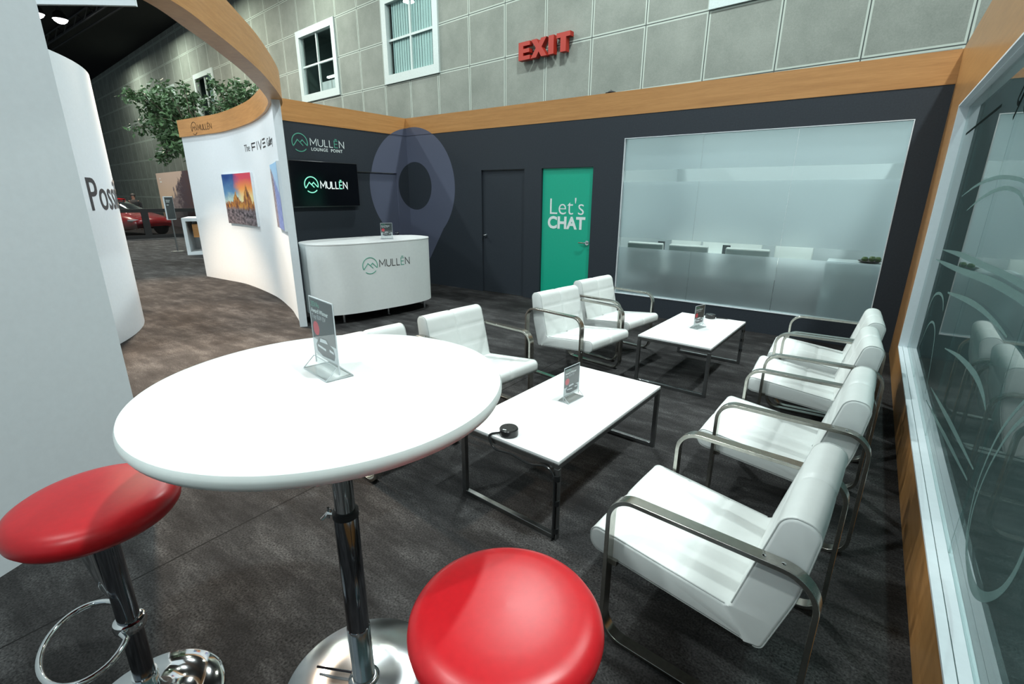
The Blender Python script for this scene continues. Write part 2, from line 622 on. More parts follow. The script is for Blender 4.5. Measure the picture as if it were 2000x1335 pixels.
def dup(root, label, loc, rz=0.0):
    r = root.copy()
    COL.objects.link(r)
    r.location = loc
    r.rotation_euler = (0, 0, rz)
    r['label'] = label
    for ch in list(root.children):
        c = ch.copy()
        COL.objects.link(c)
        c.parent = r
        for g in list(ch.children):
            d = g.copy()
            COL.objects.link(d)
            d.parent = c
    return r


def arc(cx, cy, r, a0, a1, n):
    return [(cx + r * math.cos(math.radians(a0 + (a1 - a0) * i / n)), cy + r * math.sin(math.radians(a0 + (a1 - a0) * i / n))) for i in range(n + 1)]


def plane_fn(o, u, v, n):
    o, u, v, n = Vector(o), Vector(u), Vector(v), Vector(n)
    return lambda a, b, c: o + u * a + v * b + n * c


def text_mesh(body, size, fn, mat, name, parent=None, bold=0.0, t=0.002, align='LEFT', shear=0, xscale=1.0, space=1.0):
    c = bpy.data.curves.new(name, 'FONT')
    c.body = body
    c.size = size
    c.extrude = 0.001
    c.offset = bold
    c.align_x = align
    c.shear = shear
    c.space_character = space
    c.resolution_u = 4
    o = bpy.data.objects.new(name, c)
    COL.objects.link(o)
    bpy.context.view_layer.update()
    me = bpy.data.meshes.new_from_object(o.evaluated_get(bpy.context.evaluated_depsgraph_get()))
    me.name = name
    bpy.data.objects.remove(o)
    bpy.data.curves.remove(c)
    for v in me.vertices:
        v.co = fn(v.co.x * xscale, v.co.y, t if v.co.z > 0 else 0.0)
    me.materials.clear()
    me.materials.append(mat)
    ob = bpy.data.objects.new(name, me)
    COL.objects.link(ob)
    if parent:
        ob.parent = parent
    return ob


# lettering drawn with even thin strokes, cap height 1
GLY = {
    'M': (0.92, [[(0, 0), (0.02, 1), (0.46, 0.30), (0.90, 1), (0.92, 0)]]),
    'U': (0.74, [[(0, 1), (0, 0.36)] + arc(0.37, 0.36, 0.37, 180, 360, 10)[1:] + [(0.74, 1)]]),
    'L': (0.52, [[(0, 1), (0, 0), (0.52, 0)]]),
    'E': (0.54, [[(0.54, 1), (0, 1), (0, 0), (0.54, 0)], [(0, 0.52), (0.48, 0.52)], [(0.10, 1.22), (0.44, 1.22)]]),
    'N': (0.76, [[(0, 0), (0, 1), (0.76, 0), (0.76, 1)]]),
}


def wordmark(fn, h, mat_dark, mat_e, parent, wd=0.09, t=0.002, gap=0.24, xs=1.0):
    a, b = MB(), MB()
    x = 0
    for ch in 'MULLEN':
        wdt, st = GLY[ch]
        for pl in st:
            (b if ch == 'E' else a).stroke([((x + p[0]) * h * xs, p[1] * h) for p in pl], wd * h, fn, t, sub=0.05)
        x += wdt + gap
    a.build('lettering', mat_dark, parent, smooth=False)
    b.build('accented_letter', mat_e, parent, smooth=False)
    return x * h * xs


def roundmark(fn, r, mat, parent, wd=0.085, t=0.002):
    m = MB()
    k = 1 / 1.0
    m.stroke([(x * r, y * r) for x, y in [(-0.88, -0.46)] + arc(0, 0, 1, 200, -17, 36) + [(0.92, -0.31)]], wd * r, fn, t)
    m.stroke([(x * r, y * r) for x, y in ((-0.88, -0.46), (-0.29, 0.29), (0.40, -0.36))], wd * r, fn, t, sub=0.04)
    m.stroke([(x * r, y * r) for x, y in ((0.02, -0.02), (0.34, 0.29), (0.92, -0.31))], wd * r, fn, t, sub=0.04)
    MB().stroke([(x * r, y * r) for x, y in arc(0, 0, 1.03, 231, 318, 16)], wd * r, fn, t).build('emblem_arc', mat, parent, smooth=False)
    return m.build('round_emblem', mat, parent, smooth=False)


def poly_len(P):
    d = [0.0]
    for a, b in zip(P, P[1:]):
        d.append(d[-1] + (b - a).length)
    return d


def spline(ctrl, n=12):
    P = [Vector(p) for p in ctrl]
    out = []
    for i in range(len(P) - 1):
        p0, p1, p2, p3 = P[max(i - 1, 0)], P[i], P[i + 1], P[min(i + 2, len(P) - 1)]
        for k in range(n):
            t = k / n
            out.append(0.5 * ((2 * p1) + (p2 - p0) * t + (2 * p0 - 5 * p1 + 4 * p2 - p3) * t * t + (3 * p1 - p0 - 3 * p2 + p3) * t ** 3))
    out.append(P[-1])
    return out


# ------------------------------------------------------------------ structure
struct(MB().bbox(-86, 14, -14, 14, -0.1, 0.0).build('floor', M['carpet'], smooth=False))
struct(MB().bbox(-86, 14, -10, 14, 11.3, 11.5).build('ceiling', M['ceil'], smooth=False))

struct(MB().bbox(-86.2, -86, -14, 14, 0, 11.3).build('wall_far', M['ceil'], smooth=False))
# far wall of the hall, as boxes around its window openings
WIN = [(-4.62, -1.65, 5.42, 8.20, 'blind'), (-16.42, -13.42, 5.42, 8.20, 'blind'), (-22.68, -19.55, 5.46, 8.24, 'office'), (-35.45, -32.4, 5.55, 8.30, 'plain'), (-42.2, -39.1, 5.55, 8.30, 'plain')]


def hw(s_, z, n=0.0):
    return HW_O + HW_D * s_ + Vector((0, 0, z)) + HW_N * n


mb = MB()


def hwbox(m, s0, s1, z0, z1, n0, n1):
    vs = [hw(a, c, b) for c in (z0, z1) for b in (n0, n1) for a in (s0, s1)]
    m.add(vs, [(0, 2, 3, 1), (4, 5, 7, 6), (0, 1, 5, 4), (2, 6, 7, 3), (0, 4, 6, 2), (1, 3, 7, 5)])
    return m


ss = sorted(WIN, key=lambda q: q[0])
prev = -84.0
for (a, b, c, d, k) in ss:
    hwbox(mb, prev, a, 0, 11.3, 0, 0.3)
    hwbox(mb, a, b, 0, c, 0, 0.3)
    hwbox(mb, a, b, d, 11.3, 0, 0.3)
    prev = b
hwbox(mb, prev, 13, 0, 11.3, 0, 0.3)
struct(mb.build('wall_hall', M['concrete'], smooth=False))
for i, (a, b, c, d, kind) in enumerate(WIN):
    f = MB()
    fw_ = 0.26
    hwbox(f, a, b, c, c + fw_ * 1.1, -0.06, 0.12)
    hwbox(f, a, b, d - fw_, d, -0.06, 0.12)
    hwbox(f, a, a + fw_, c + fw_ * 1.1, d - fw_, -0.06, 0.12)
    hwbox(f, b - fw_, b, c + fw_ * 1.1, d - fw_, -0.06, 0.12)
    fr = struct(f.build('window_%d' % (i + 3), M['winframe'], smooth=False))
    mu = MB()
    mid, mz = (a + b) / 2, (c + d) / 2
    hwbox(mu, mid - 0.035, mid + 0.035, c + fw_, d - fw_, 0.02, 0.10)
    hwbox(mu, a + fw_, b - fw_, mz - 0.035, mz + 0.035, 0.025, 0.095)
    mu.build('glazing_bar', M['winframe'], fr, smooth=False)
    hwbox(MB(), a + fw_, b - fw_, c + fw_, d - fw_, 0.055, 0.065).build('pane', M['winglass'], fr, smooth=False) if kind != 'x' else None
    # the office room behind the opening
    rm = MB()
    hwbox(rm, a - 0.3, b + 0.3, c - 0.2, d + 0.2, 1.9, 2.0)
    hwbox(rm, a - 0.4, a - 0.3, c - 0.2, d + 0.2, 0.3, 2.0)
    hwbox(rm, b + 0.3, b + 0.4, c - 0.2, d + 0.2, 0.3, 2.0)
    hwbox(rm, a - 0.3, b + 0.3, c - 0.3, c - 0.2, 0.3, 2.0)
    hwbox(rm, a - 0.3, b + 0.3, d + 0.2, d + 0.3, 0.3, 2.0)
    rm.build('office_shell', M['blinddark'], fr, smooth=False)
    if kind in ('blind', 'plain'):
        bl = MB()
        n = 34
        gap0 = 0.16 if kind == 'blind' else 1.6
        for q in range(n):
            s0 = a + fw_ + gap0 + (b - a - 2 * fw_ - gap0) * q / n
            wv = (b - a - 2 * fw_ - gap0) / n * random.uniform(0.80, 0.98)
            hwbox(bl, s0, s0 + wv, c + fw_ * 0.8, d - fw_ * 0.8, 0.10 + 0.012 * (q % 2), 0.105 + 0.012 * (q % 2))
        tag(bl.build('vertical_blind', M['blind'], None, smooth=False), {0: 'grey slat blind in the hall window high above the frosted glass', 1: 'pale teal vertical blind in the tall hall window over the dark corner', 3: 'partly drawn blind in the small hall window above the ficus', 4: 'pale blind in the small hall window half behind the ficus leaves'}[i], 'blind')
    else:
        tb = hwbox(MB(), a + 0.9, b - 0.75, c + 1.02, c + 1.09, 0.75, 0.85).build('tube_lamp', M['tube'], None, smooth=False)
        tag(tb, 'lit white tube lamp seen through the dark office window', 'lamp')
        ds = thing('office_desk', 'office desk with white cloth behind the dark office window', 'desk', tuple(hw(mid, c - 0.2, 1.1)))
        mm = Matrix.Translation(-Vector(hw(mid, c - 0.2, 1.1)))
        q1 = hwbox(MB(), a + 0.55, b - 0.4, c + 0.45, c + 0.85, 0.6, 1.6)
        q1.v = [mm @ p for p in q1.v]
        q1.build('cloth', M['roomwall'], ds, smooth=False)
        q2 = hwbox(MB(), a + 0.7, b - 0.55, c - 0.2, c + 0.45, 0.7, 1.5)
        q2.v = [mm @ p for p in q2.v]
        q2.build('cabinet', M['blackmatt'], ds, smooth=False)
        bl = MB()
        for q in range(6):
            hwbox(bl, b - fw_ - 0.26 + q * 0.05, b - fw_ - 0.22 + q * 0.05, c + fw_, d - 0.5, 0.16 + 0.02 * (q % 2), 0.17 + 0.02 * (q % 2))
        tag(bl.build('vertical_blind', M['blind'], None, smooth=False), 'gathered teal blind at the side of the dark office window', 'blind')

# EXIT letters on the hall wall
ex = thing('exit_sign', 'red block letter EXIT sign on the grey panelled hall wall', 'sign', tuple(hw(-9.87, 5.21)))
EXG = [
    [(0, 0), (0.74, 0), (0.74, 0.23), (0.30, 0.23), (0.30, 0.39), (0.70, 0.39), (0.70, 0.61), (0.30, 0.61), (0.30, 0.77), (0.74, 0.77), (0.74, 1), (0, 1)],
    [(0, 0), (0.34, 0), (0.50, 0.30), (0.66, 0), (1.0, 0), (0.68, 0.51), (0.98, 1), (0.64, 1), (0.50, 0.72), (0.36, 1), (0.02, 1), (0.32, 0.51)],
    [(0, 0), (0.32, 0), (0.32, 1), (0, 1)],
    [(0.24, 0), (0.56, 0), (0.56, 0.75), (0.80, 0.75), (0.80, 1), (0, 1), (0, 0.75), (0.24, 0.75)]]
EXX = [0.0, 0.80, 1.90, 2.38]
lh = 0.45
for pts, x0 in zip(EXG, EXX):
    fn = plane_fn((0, 0, -0.02), HW_D * 1.0, (0, 0, 1), -HW_N)
    MB().prism([((x0 + p[0]) * lh * 1.22, p[1] * lh) for p in pts], lambda u, v, w_, f=fn: f(u, v, 0.05 + w_), 0.16).build('letter', M['exitred'], ex, smooth=False)
# pins that hold the letters off the wall
for x0 in (0.1, 0.95, 2.0, 2.8):
    fn = plane_fn((0, 0, -0.02), HW_D, (0, 0, 1), -HW_N)
    MB().cyl(fn(x0 * lh * 1.22 + 0.04, 0.2, 0), fn(x0 * lh * 1.22 + 0.04, 0.2, 0.06), 0.012, 8).build('mounting_pin', M['exitred'], ex)

# wall with the doors and the frosted window (plane y = 0)
TH = 0.10
D1, D2, W1 = (-5.4908, -4.6652), (-4.3626, -3.5383), (-3.114, -0.2246)
DH = 1.924
WZ0, WZ1 = 0.2594, 2.2518
mb = MB()
for a, b, z0, z1 in ((XL - 0.1, D1[0], 0, HB), (D1[0], D1[1], DH, HB), (D1[1], D2[0], 0, HB), (D2[0], D2[1], DH, HB), (D2[1], W1[0], 0, HB), (W1[0], W1[1], 0, WZ0), (W1[0], W1[1], WZ1, HB), (W1[1], 0.0, 0, HB)):
    mb.bbox(a, b, 0, TH, z0, z1)
struct(mb.build('wall_back', M['darkwall'], smooth=False))
struct(MB().bbox(XL - 0.1, 0.0, -0.006, TH + 0.01, HB, HT).build('trim_1', M['woodx'], smooth=False))
# wall with the screen (plane x = XL)
LD = (-1.078, -0.256)
mb = MB()
for a, b, z0, z1 in ((-2.44, LD[0], 0, HB), (LD[0], LD[1], 1.903, HB), (LD[1], 0, 0, HB)):
    mb.bbox(XL - 0.09, XL, a, b, z0, z1)
struct(mb.build('wall_left', M['darkwall'], smooth=False))
struct(MB().bbox(XL - 0.10, XL + 0.006, -2.44, -0.006, HB, HT).build('trim_2', M['woody'], smooth=False))


def lever(parent, o, out, along, s=1.0):
    m = MB()
    o, out, along = Vector(o), Vector(out), Vector(along)
    m.cyl(o, o + out * 0.012, 0.031 * s, 20)
    m.cyl(o + out * 0.01, o + out * 0.055, 0.012 * s, 12)
    m.tube([o + out * 0.05, o + out * 0.058 + along * 0.03, o + out * 0.056 + along * 0.07, o + out * 0.05 + along * 0.115], 0.010 * s, 10, scales=[1.2, 1.1, 0.9, 0.7])
    return m.build('door_handle', M['chrome'], parent)


for i, (a, b, m) in enumerate(((D1[0], D1[1], 'darkdoor'), (D2[0], D2[1], 'green'))):
    d = struct(MB().bbox(a + 0.004, b - 0.004, 0.035, 0.075, 0.008, DH - 0.004).build('door_%d' % (i + 1), M[m], smooth=False))
    if i == 0:
        d['label'] = 'charcoal door with chrome knob in the dark wall'
        lever(d, (a + 0.05, 0.035, 0.93), (0, -1, 0), (0.35, 0, 0))
        struct(MB().bbox(a, b, 0.012, 0.1, 0, 0.010).build('trim_7', M['nickel'], smooth=False))
    else:
        lever(d, (b - 0.055, 0.035, 0.91), (0, -1, 0), (-1, 0, 0))
        fn = plane_fn(((a + b) / 2, 0.0335, 0), (1, 0, 0), (0, 0, 1), (0, -1, 0))
        text_mesh("Let's", 0.325, lambda u, v, w_, f=fn: f(u, v + 1.29, w_), M['vinylwhite'], 'light_lettering', d, bold=-0.003, align='CENTER', xscale=0.98)
        text_mesh("CHAT", 0.232, lambda u, v, w_, f=fn: f(u, v + 1.095, w_), M['vinylwhite'], 'bold_lettering', d, bold=0.0085, align='CENTER', xscale=0.98)
d = struct(MB().bbox(XL - 0.065, XL - 0.03, LD[0] + 0.004, LD[1] - 0.004, 0.008, 1.899).build('door_3', M['darkdoor'], smooth=False))
mb = MB()
mb.cyl((XL - 0.03, -0.335, 0.90), (XL - 0.018, -0.335, 0.90), 0.032, 20)
mb.lathe([(0.0, 0.0), (0.012, 0.0), (0.012, 0.03), (0.028, 0.04), (0.030, 0.055), (0.02, 0.068), (0.0, 0.072)], 20, mtx=Matrix.Translation((XL - 0.02, -0.335, 0.90)) @ Matrix.Rotation(PI / 2, 4, 'Y'))
mb.build('door_knob', M['chrome'], d)

# frosted meeting room window
f = MB()
t = 0.007
f.bbox(W1[0], W1[1], -0.006, 0.09, WZ0, WZ0 + t)
f.bbox(W1[0], W1[1], -0.004, 0.09, WZ1 - t, WZ1)
f.bbox(W1[0], W1[0] + t, -0.004, 0.09, WZ0 + t, WZ1 - t)
f.bbox(W1[1] - t, W1[1], -0.004, 0.09, WZ0 + t, WZ1 - t)
wf = struct(f.build('window_1', M['frame'], smooth=False))
xs = (W1[0] + t, -2.143, -1.170, W1[1] - t)
for a, b in zip(xs, xs[1:]):
    MB().bbox(a + 0.002, b - 0.002, 0.030, 0.040, WZ0 + t, WZ1 - t).build('pane', M['frost'], wf, smooth=False)

# timber wall with the clear glass (plane x = 0)
YS, ZS, ZT = -0.888, 0.2978, 2.2175
RW = 0.075
YE = -8.2
mb = MB()
mb.bbox(0, RW, YS, 0.1, 0, HT)
mb.bbox(0, RW, YE, YS, 0, ZS - 0.004)
mb.bbox(0, RW, YE, YS, ZT + 0.004, HT)
struct(mb.build('wall_right', M['woodwall'], smooth=False))
f = MB()
f.bbox(-0.003, RW, YE, YS, ZS - 0.012, ZS)
f.bbox(-0.003, RW, YE, YS, ZT, ZT + 0.012)
f.bbox(-0.003, RW, YS - 0.012, YS, ZS, ZT)
# raised glazing stop, set off by a thin groove
f.bbox(0.0275, 0.0595, YE, YS - 0.012, ZS, ZS + 0.004)
f.bbox(0.0275, 0.0595, YE, YS - 0.012, ZT - 0.004, ZT)
wr = struct(f.build('window_2', M['frame'], smooth=False))
gy = (YS - 0.012, -1.79, -2.907, -4.036, -5.16, -6.3, -7.4, YE)
MB().bbox(0.0255, 0.0275, YE, YS - 0.012, ZS, ZS + 0.0008).build('groove', M['darkroom'], wr, smooth=False)
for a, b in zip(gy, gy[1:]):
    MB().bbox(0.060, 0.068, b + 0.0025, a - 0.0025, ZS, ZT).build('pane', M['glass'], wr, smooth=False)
GP = 0.0598
gfn = plane_fn((GP, 0, 0), (0, 1, 0), (0, 0, 1), (-1, 0, 0))
DEC = [
    ([(-1.545, 1.196), (-2.403, 1.24), (-3.096, 1.259), (-3.636, 1.275), (-4.003, 1.276), (-4.7, 1.26)], [0.004, 0.022, 0.022, 0.020, 0.018, 0.010]),
    ([(-1.301, 1.103), (-1.925, 1.133), (-2.591, 1.17), (-3.306, 1.216), (-3.759, 1.233), (-4.06, 1.234), (-4.7, 1.21)], [0.004, 0.020, 0.024, 0.026, 0.024, 0.022, 0.010]),
    ([(-2.335, 1.008), (-2.985, 1.073), (-3.387, 1.099), (-3.716, 1.104), (-3.906, 1.099)], [0.008, 0.020, 0.018, 0.012, 0.004]),
    ([(-2.772, 0.768), (-3.192, 0.836), (-3.589, 0.873), (-3.812, 0.864), (-3.933, 0.836)], [0.004, 0.016, 0.022, 0.018, 0.004]),
    ([(-1.575, 0.689), (-1.721, 0.872), (-1.95, 0.943), (-2.197, 0.951), (-2.344, 0.896)], [0.006, 0.012, 0.014, 0.012, 0.004]),
    ([(-1.692, 0.518), (-1.854, 0.699), (-2.054, 0.764), (-2.265, 0.735), (-2.426, 0.587), (-2.535, 0.421)], [0.004, 0.010, 0.012, 0.010, 0.008, 0.003]),
    ([(-2.669, 0.506), (-3.417, 0.585), (-4.015, 0.639)], [0.004, 0.020, 0.005]),
    ([(-2.63, 0.411), (-3.406, 0.509), (-3.983, 0.579)], [0.003, 0.016, 0.005]),
    ([(-4.329, 1.035), (-4.21, 0.908), (-4.139, 0.779), (-4.119, 0.599), (-4.2, 0.46), (-4.358, 0.424), (-4.483, 0.459), (-4.592, 0.554), (-4.645, 0.662), (-4.653, 0.794)], [0.012, 0.012, 0.010, 0.008, 0.012, 0.028, 0.024, 0.018, 0.016, 0.012]),
    ([(-4.377, 0.999), (-4.255, 0.879), (-4.171, 0.708), (-4.162, 0.549), (-4.241, 0.432)], [0.016, 0.012, 0.008, 0.008, 0.004]),
    ([(-1.805, 1.56), (-2.35, 1.623), (-2.885, 1.645), (-3.357, 1.625), (-3.57, 1.597)], [0.003, 0.012, 0.014, 0.012, 0.008]),
    ([(-2.194, 1.479), (-2.589, 1.551), (-3.045, 1.593), (-3.397, 1.577), (-3.611, 1.52), (-3.765, 1.434), (-3.924, 1.317)], [0.003, 0.012, 0.014, 0.012, 0.010, 0.008, 0.006]),
]
mb = MB()
for pts, wd in DEC:
    sp = spline([(p[0], p[1], ww) for p, ww in zip(pts, wd)], 6)
    mb.stroke([(p.x, p.y) for p in sp], [max(0.002, p.z * 1.35) for p in sp], gfn, 0.0004)
mb.build('etched_line_drawing', M['etched'], wr, smooth=False)
mb = MB()
mb.stroke([(-1.139, 1.997), (-2.419, 2.018)], 0.016, gfn, 0.0006)
for pts in ([(-2.91, 2.035), (-2.848, 1.985), (-2.90, 1.962), (-2.956, 2.006), (-2.955, 1.99), (-2.849, 1.905)], [(-2.998, 2.02), (-3.042, 1.933), (-3.10, 1.905), (-3.165, 1.93), (-3.18, 2.03)], [(-3.24, 2.03), (-3.28, 1.91), (-3.36, 1.90)]):
    mb.stroke([(p.x, p.y) for p in spline([(q[0], q[1], 0) for q in pts], 5)], 0.020, gfn, 0.0006)
mb.build('dark_lettering', M['glassink'], wr, smooth=False)

# unlit room behind the clear glass
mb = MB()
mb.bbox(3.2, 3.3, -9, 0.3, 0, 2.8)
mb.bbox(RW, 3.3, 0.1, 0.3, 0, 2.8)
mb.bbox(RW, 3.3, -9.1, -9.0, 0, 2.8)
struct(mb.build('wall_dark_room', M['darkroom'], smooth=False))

# meeting room behind the frosted window
mb = MB()
mb.bbox(-3.9, 0.0, 4.3, 4.4, 0, 2.8)
mb.bbox(-3.9, -3.8, TH + 0.02, 4.3, 0, 2.8)
mb.bbox(-0.06, 0.0, 0.31, 4.3, 0, 2.8)
struct(mb.build('wall_meeting_room', M['roomwall'], smooth=False))

# gallery ring: one curved timber header, carried by a curved white wall over part of its run
RING = spline([(-10.75, -2.125), (-9.95, -2.085), (-9.2, -2.08), (-7.9, -2.31), (-6.97, -2.60), (-6.40, -2.83), (-5.80, -3.13), (-4.93, -3.76), (-4.36, -4.24), (-3.97, -4.60), (-3.63, -4.95), (-3.40, -5.42)], 10)
RING = [Vector((p.x, p.y, 0)) if len(p) > 2 else Vector((p[0], p[1], 0)) for p in RING]
nwall = 6 * 10   # samples up to the post


def offset(path, d):
    out = []
    for i, p in enumerate(path):
        a, b = path[max(i - 1, 0)], path[min(i + 1, len(path) - 1)]
        tt = (b - a).normalized()
        out.append(p + Vector((tt.y, -tt.x, 0)) * -d)
    return out


def curved_wall(path, d0, d1, z0, z1):
    A, B = offset(path, d0), offset(path, d1)
    m = MB()
    n = len(path)
    vs = []
    for a, b in zip(A, B):
        vs += [(a.x, a.y, z0), (b.x, b.y, z0), (b.x, b.y, z1), (a.x, a.y, z1)]
    fs = [(0, 1, 2, 3), tuple((n - 1) * 4 + k for k in (3, 2, 1, 0))]
    for i in range(n - 1):
        for k in range(4):
            l = (k + 1) % 4
            fs.append((i * 4 + k, i * 4 + l, (i + 1) * 4 + l, (i + 1) * 4 + k))
    m.add(vs, fs)
    return m


# d < 0 is the gallery side (towards -y), d > 0 the lounge side
struct(curved_wall(RING[:nwall + 1], 0.0, 0.085, 0, HB + 0.01).build('wall_gallery', M['white']))
struct(curved_wall(RING, -0.035, 0.11, HB, HT).build('trim_3', M['woodring']))

GL = poly_len(RING)


def ring_at(s):
    for i in range(len(RING) - 1):
        if GL[i + 1] >= s:
            break
    f_ = (s - GL[i]) / (GL[i + 1] - GL[i])
    p = RING[i].lerp(RING[i + 1], f_)
    tt = (RING[i + 1] - RING[i]).normalized()
    return p, tt, Vector((tt.y, -tt.x, 0))   # normal to the gallery side


def ring_fn(s0, z0, off=0.0):
    def fn(u, v, w_):
        p, tt, nn = ring_at(s0 + u)
        q = p + nn * (off + w_)
        return Vector((q.x, q.y, z0 + v))
    return fn


# timber band lettering, wall lettering
gl_ = thing('gallery_band_emblem', 'dark emblem and lettering on the curved timber band of the gallery', 'logo', (0, 0, 0))
roundmark(ring_fn(0.58, 2.632, 0.036), 0.098, M['darkink'], gl_, 0.10)
wordmark(ring_fn(0.72, 2.592, 0.036), 0.085, M['darkink'], M['darkink'], gl_, 0.11, xs=1.02)
gt = thing('gallery_title', 'dark lettering about the gallery on the curved white wall', 'lettering', (0, 0, 0))
GS = 3.05
text_mesh('The', 0.145, ring_fn(2.40, 2.165, 0.001), M['vinylblack'], 'thin_lettering', gt, bold=-0.001, xscale=1.25)
fv = MB()
ff0 = ring_fn(2.80, 2.155, 0.001)
ff = lambda u, v, w_: ff0(u * 0.665, v * 0.53, w_)
for x0, pl in ((0, [(0.30, 0.19), (0, 0.19), (0, 0)]), (0, [(0, 0.095), (0.26, 0.095)]), (0.45, [(0, 0), (0, 0.21)]), (0.60, [(0, 0.20), (0.17, 0), (0.34, 0.20)]), (1.06, [(0.30, 0.19), (0, 0.19)]), (1.06, [(0, 0.10), (0.30, 0.10)]), (1.06, [(0.30, 0.01), (0, 0.01)])):
    fv.stroke([(x0 + p[0], p[1]) for p in pl], 0.036, ff, 0.002, sub=0.05)
fv.build('bold_lettering', M['vinylblack'], gt, smooth=False)
text_mesh('Gallery', 0.145, ring_fn(3.84, 2.145, 0.001), M['vinylblack'], 'thin_lettering', gt, bold=-0.001, xscale=1.25)


# framed canvases on the curved wall
def canvas_mat(name, kind):
    m, nt, b = new_mat(name)
    uv = N(nt, 'ShaderNodeUVMap').outputs[0]
    sx = N(nt, 'ShaderNodeSeparateXYZ')
    nt.links.new(uv, sx.inputs[0])
    u, v = sx.outputs[0], sx.outputs[1]
    n1 = texnoise(nt, uv, 3.0, 5, 0.6)
    n2 = texnoise(nt, uv, 14.0, 6, 0.7)
    n3 = texnoise(nt, uv, 9.0, 5, 0.7, (2.2, 0.5, 1))
    if kind == 'rocks':
        sky = ramp(nt, math_node(nt, 'ADD', v, math_node(nt, 'MULTIPLY', math_node(nt, 'SUBTRACT', n1, 0.5), 0.5)), ((0.50, (0.42, 0.55, 0.50)), (0.62, (0.10, 0.24, 0.42)), (0.95, (0.010, 0.050, 0.22))))
        cl = ramp(nt, math_node(nt, 'ADD', v, math_node(nt, 'MULTIPLY', n1, 0.15)), ((0.62, (0.75, 0.62, 0.30)), (0.78, (0.80, 0.30, 0.06)), (0.98, (0.62, 0.06, 0.10))))
        cmask = math_node(nt, 'MULTIPLY', math_node(nt, 'SUBTRACT', math_node(nt, 'ADD', u, math_node(nt, 'MULTIPLY', n1, 0.8)), 0.72), 4.0, True)
        sky = mixc(nt, cmask, sky, cl)
        # two ragged spires
        def spire(c0, h0, wd):
            a = math_node(nt, 'ABSOLUTE', math_node(nt, 'SUBTRACT', u, c0))
            return math_node(nt, 'SUBTRACT', h0, math_node(nt, 'MULTIPLY', a, wd))
        hgt = math_node(nt, 'MAXIMUM', spire(0.76, 0.80, 1.9), spire(0.36, 0.66, 1.3))
        hgt = math_node(nt, 'MAXIMUM', hgt, 0.47)
        hgt = math_node(nt, 'ADD', hgt, math_node(nt, 'MULTIPLY', math_node(nt, 'SUBTRACT', n3, 0.55), 0.42))
        rock = ramp(nt, n3, ((0.36, (0.035, 0.018, 0.014)), (0.50, (0.30, 0.10, 0.03)), (0.62, (0.62, 0.30, 0.04)), (0.75, (0.85, 0.55, 0.06))))
        low = ramp(nt, n2, ((0.40, (0.03, 0.025, 0.03)), (0.6, (0.24, 0.20, 0.22))))
        lowm = math_node(nt, 'MULTIPLY', math_node(nt, 'SUBTRACT', math_node(nt, 'ADD', 0.30, math_node(nt, 'MULTIPLY', n2, 0.12)), v), 14.0, True)
        land = mixc(nt, lowm, rock, low)
        c = mixc(nt, math_node(nt, 'LESS_THAN', v, hgt), sky, land)
    elif kind == 'lake':
        sky = ramp(nt, v, ((0.62, (0.30, 0.45, 0.62)), (1.0, (0.30, 0.55, 0.80))))
        hgt = math_node(nt, 'ADD', math_node(nt, 'SUBTRACT', 0.95, math_node(nt, 'MULTIPLY', u, 0.55)), math_node(nt, 'MULTIPLY', math_node(nt, 'SUBTRACT', n3, 0.5), 0.3))
        land = mixc(nt, math_node(nt, 'MULTIPLY', math_node(nt, 'SUBTRACT', u, 0.12), 5.0, True), ramp(nt, n2, ((0.4, (0.10, 0.075, 0.08)), (0.6, (0.36, 0.32, 0.36)))), ramp(nt, n2, ((0.35, (0.085, 0.13, 0.38)), (0.65, (0.20, 0.28, 0.55)))))
        c = mixc(nt, math_node(nt, 'LESS_THAN', v, hgt), sky, land)
    else:
        sky = ramp(nt, math_node(nt, 'ADD', v, math_node(nt, 'MULTIPLY', n1, 0.2)), ((0.25, (0.50, 0.36, 0.22)), (0.6, (0.52, 0.42, 0.32)), (1.0, (0.44, 0.38, 0.34))))
        hgt = math_node(nt, 'ADD', math_node(nt, 'MULTIPLY', math_node(nt, 'SUBTRACT', u, 0.14), 1.25), math_node(nt, 'MULTIPLY', math_node(nt, 'SUBTRACT', n3, 0.15), 0.75))
        hgt = math_node(nt, 'MULTIPLY', hgt, math_node(nt, 'MULTIPLY', math_node(nt, 'SUBTRACT', u, 0.20), 9.0, True))
        land = ramp(nt, math_node(nt, 'ADD', math_node(nt, 'MULTIPLY', u, 0.6), math_node(nt, 'MULTIPLY', n2, 0.5)), ((0.5, (0.20, 0.18, 0.19)), (0.62, (0.055, 0.045, 0.060)), (0.85, (0.070, 0.042, 0.040))))
        c = mixc(nt, math_node(nt, 'LESS_THAN', v, hgt), sky, land)
    nt.links.new(c, b.inputs['Base Color'])
    b.inputs['Roughness'].default_value = 0.5
    return m


def uv_sheet(name, fn, u0, u1, v0, v1, n, mat, parent):
    vs, fs, uvs = [], [], []
    for i in range(n + 1):
        for j in (0, 1):
            vs.append(tuple(fn(u0 + (u1 - u0) * i / n, (v0, v1)[j], 0)))
            uvs.append((i / n, j))
    for i in range(n):
        fs.append((i * 2, i * 2 + 2, i * 2 + 3, i * 2 + 1))
    me = bpy.data.meshes.new(name)
    me.from_pydata(vs, [], fs)
    ul = me.uv_layers.new(name='UVMap')
    for lp in me.loops:
        ul.data[lp.index].uv = uvs[lp.vertex_index]
    me.materials.append(mat)
    o = bpy.data.objects.new(name, me)
    COL.objects.link(o)
    if parent:
        o.parent = parent
    return o


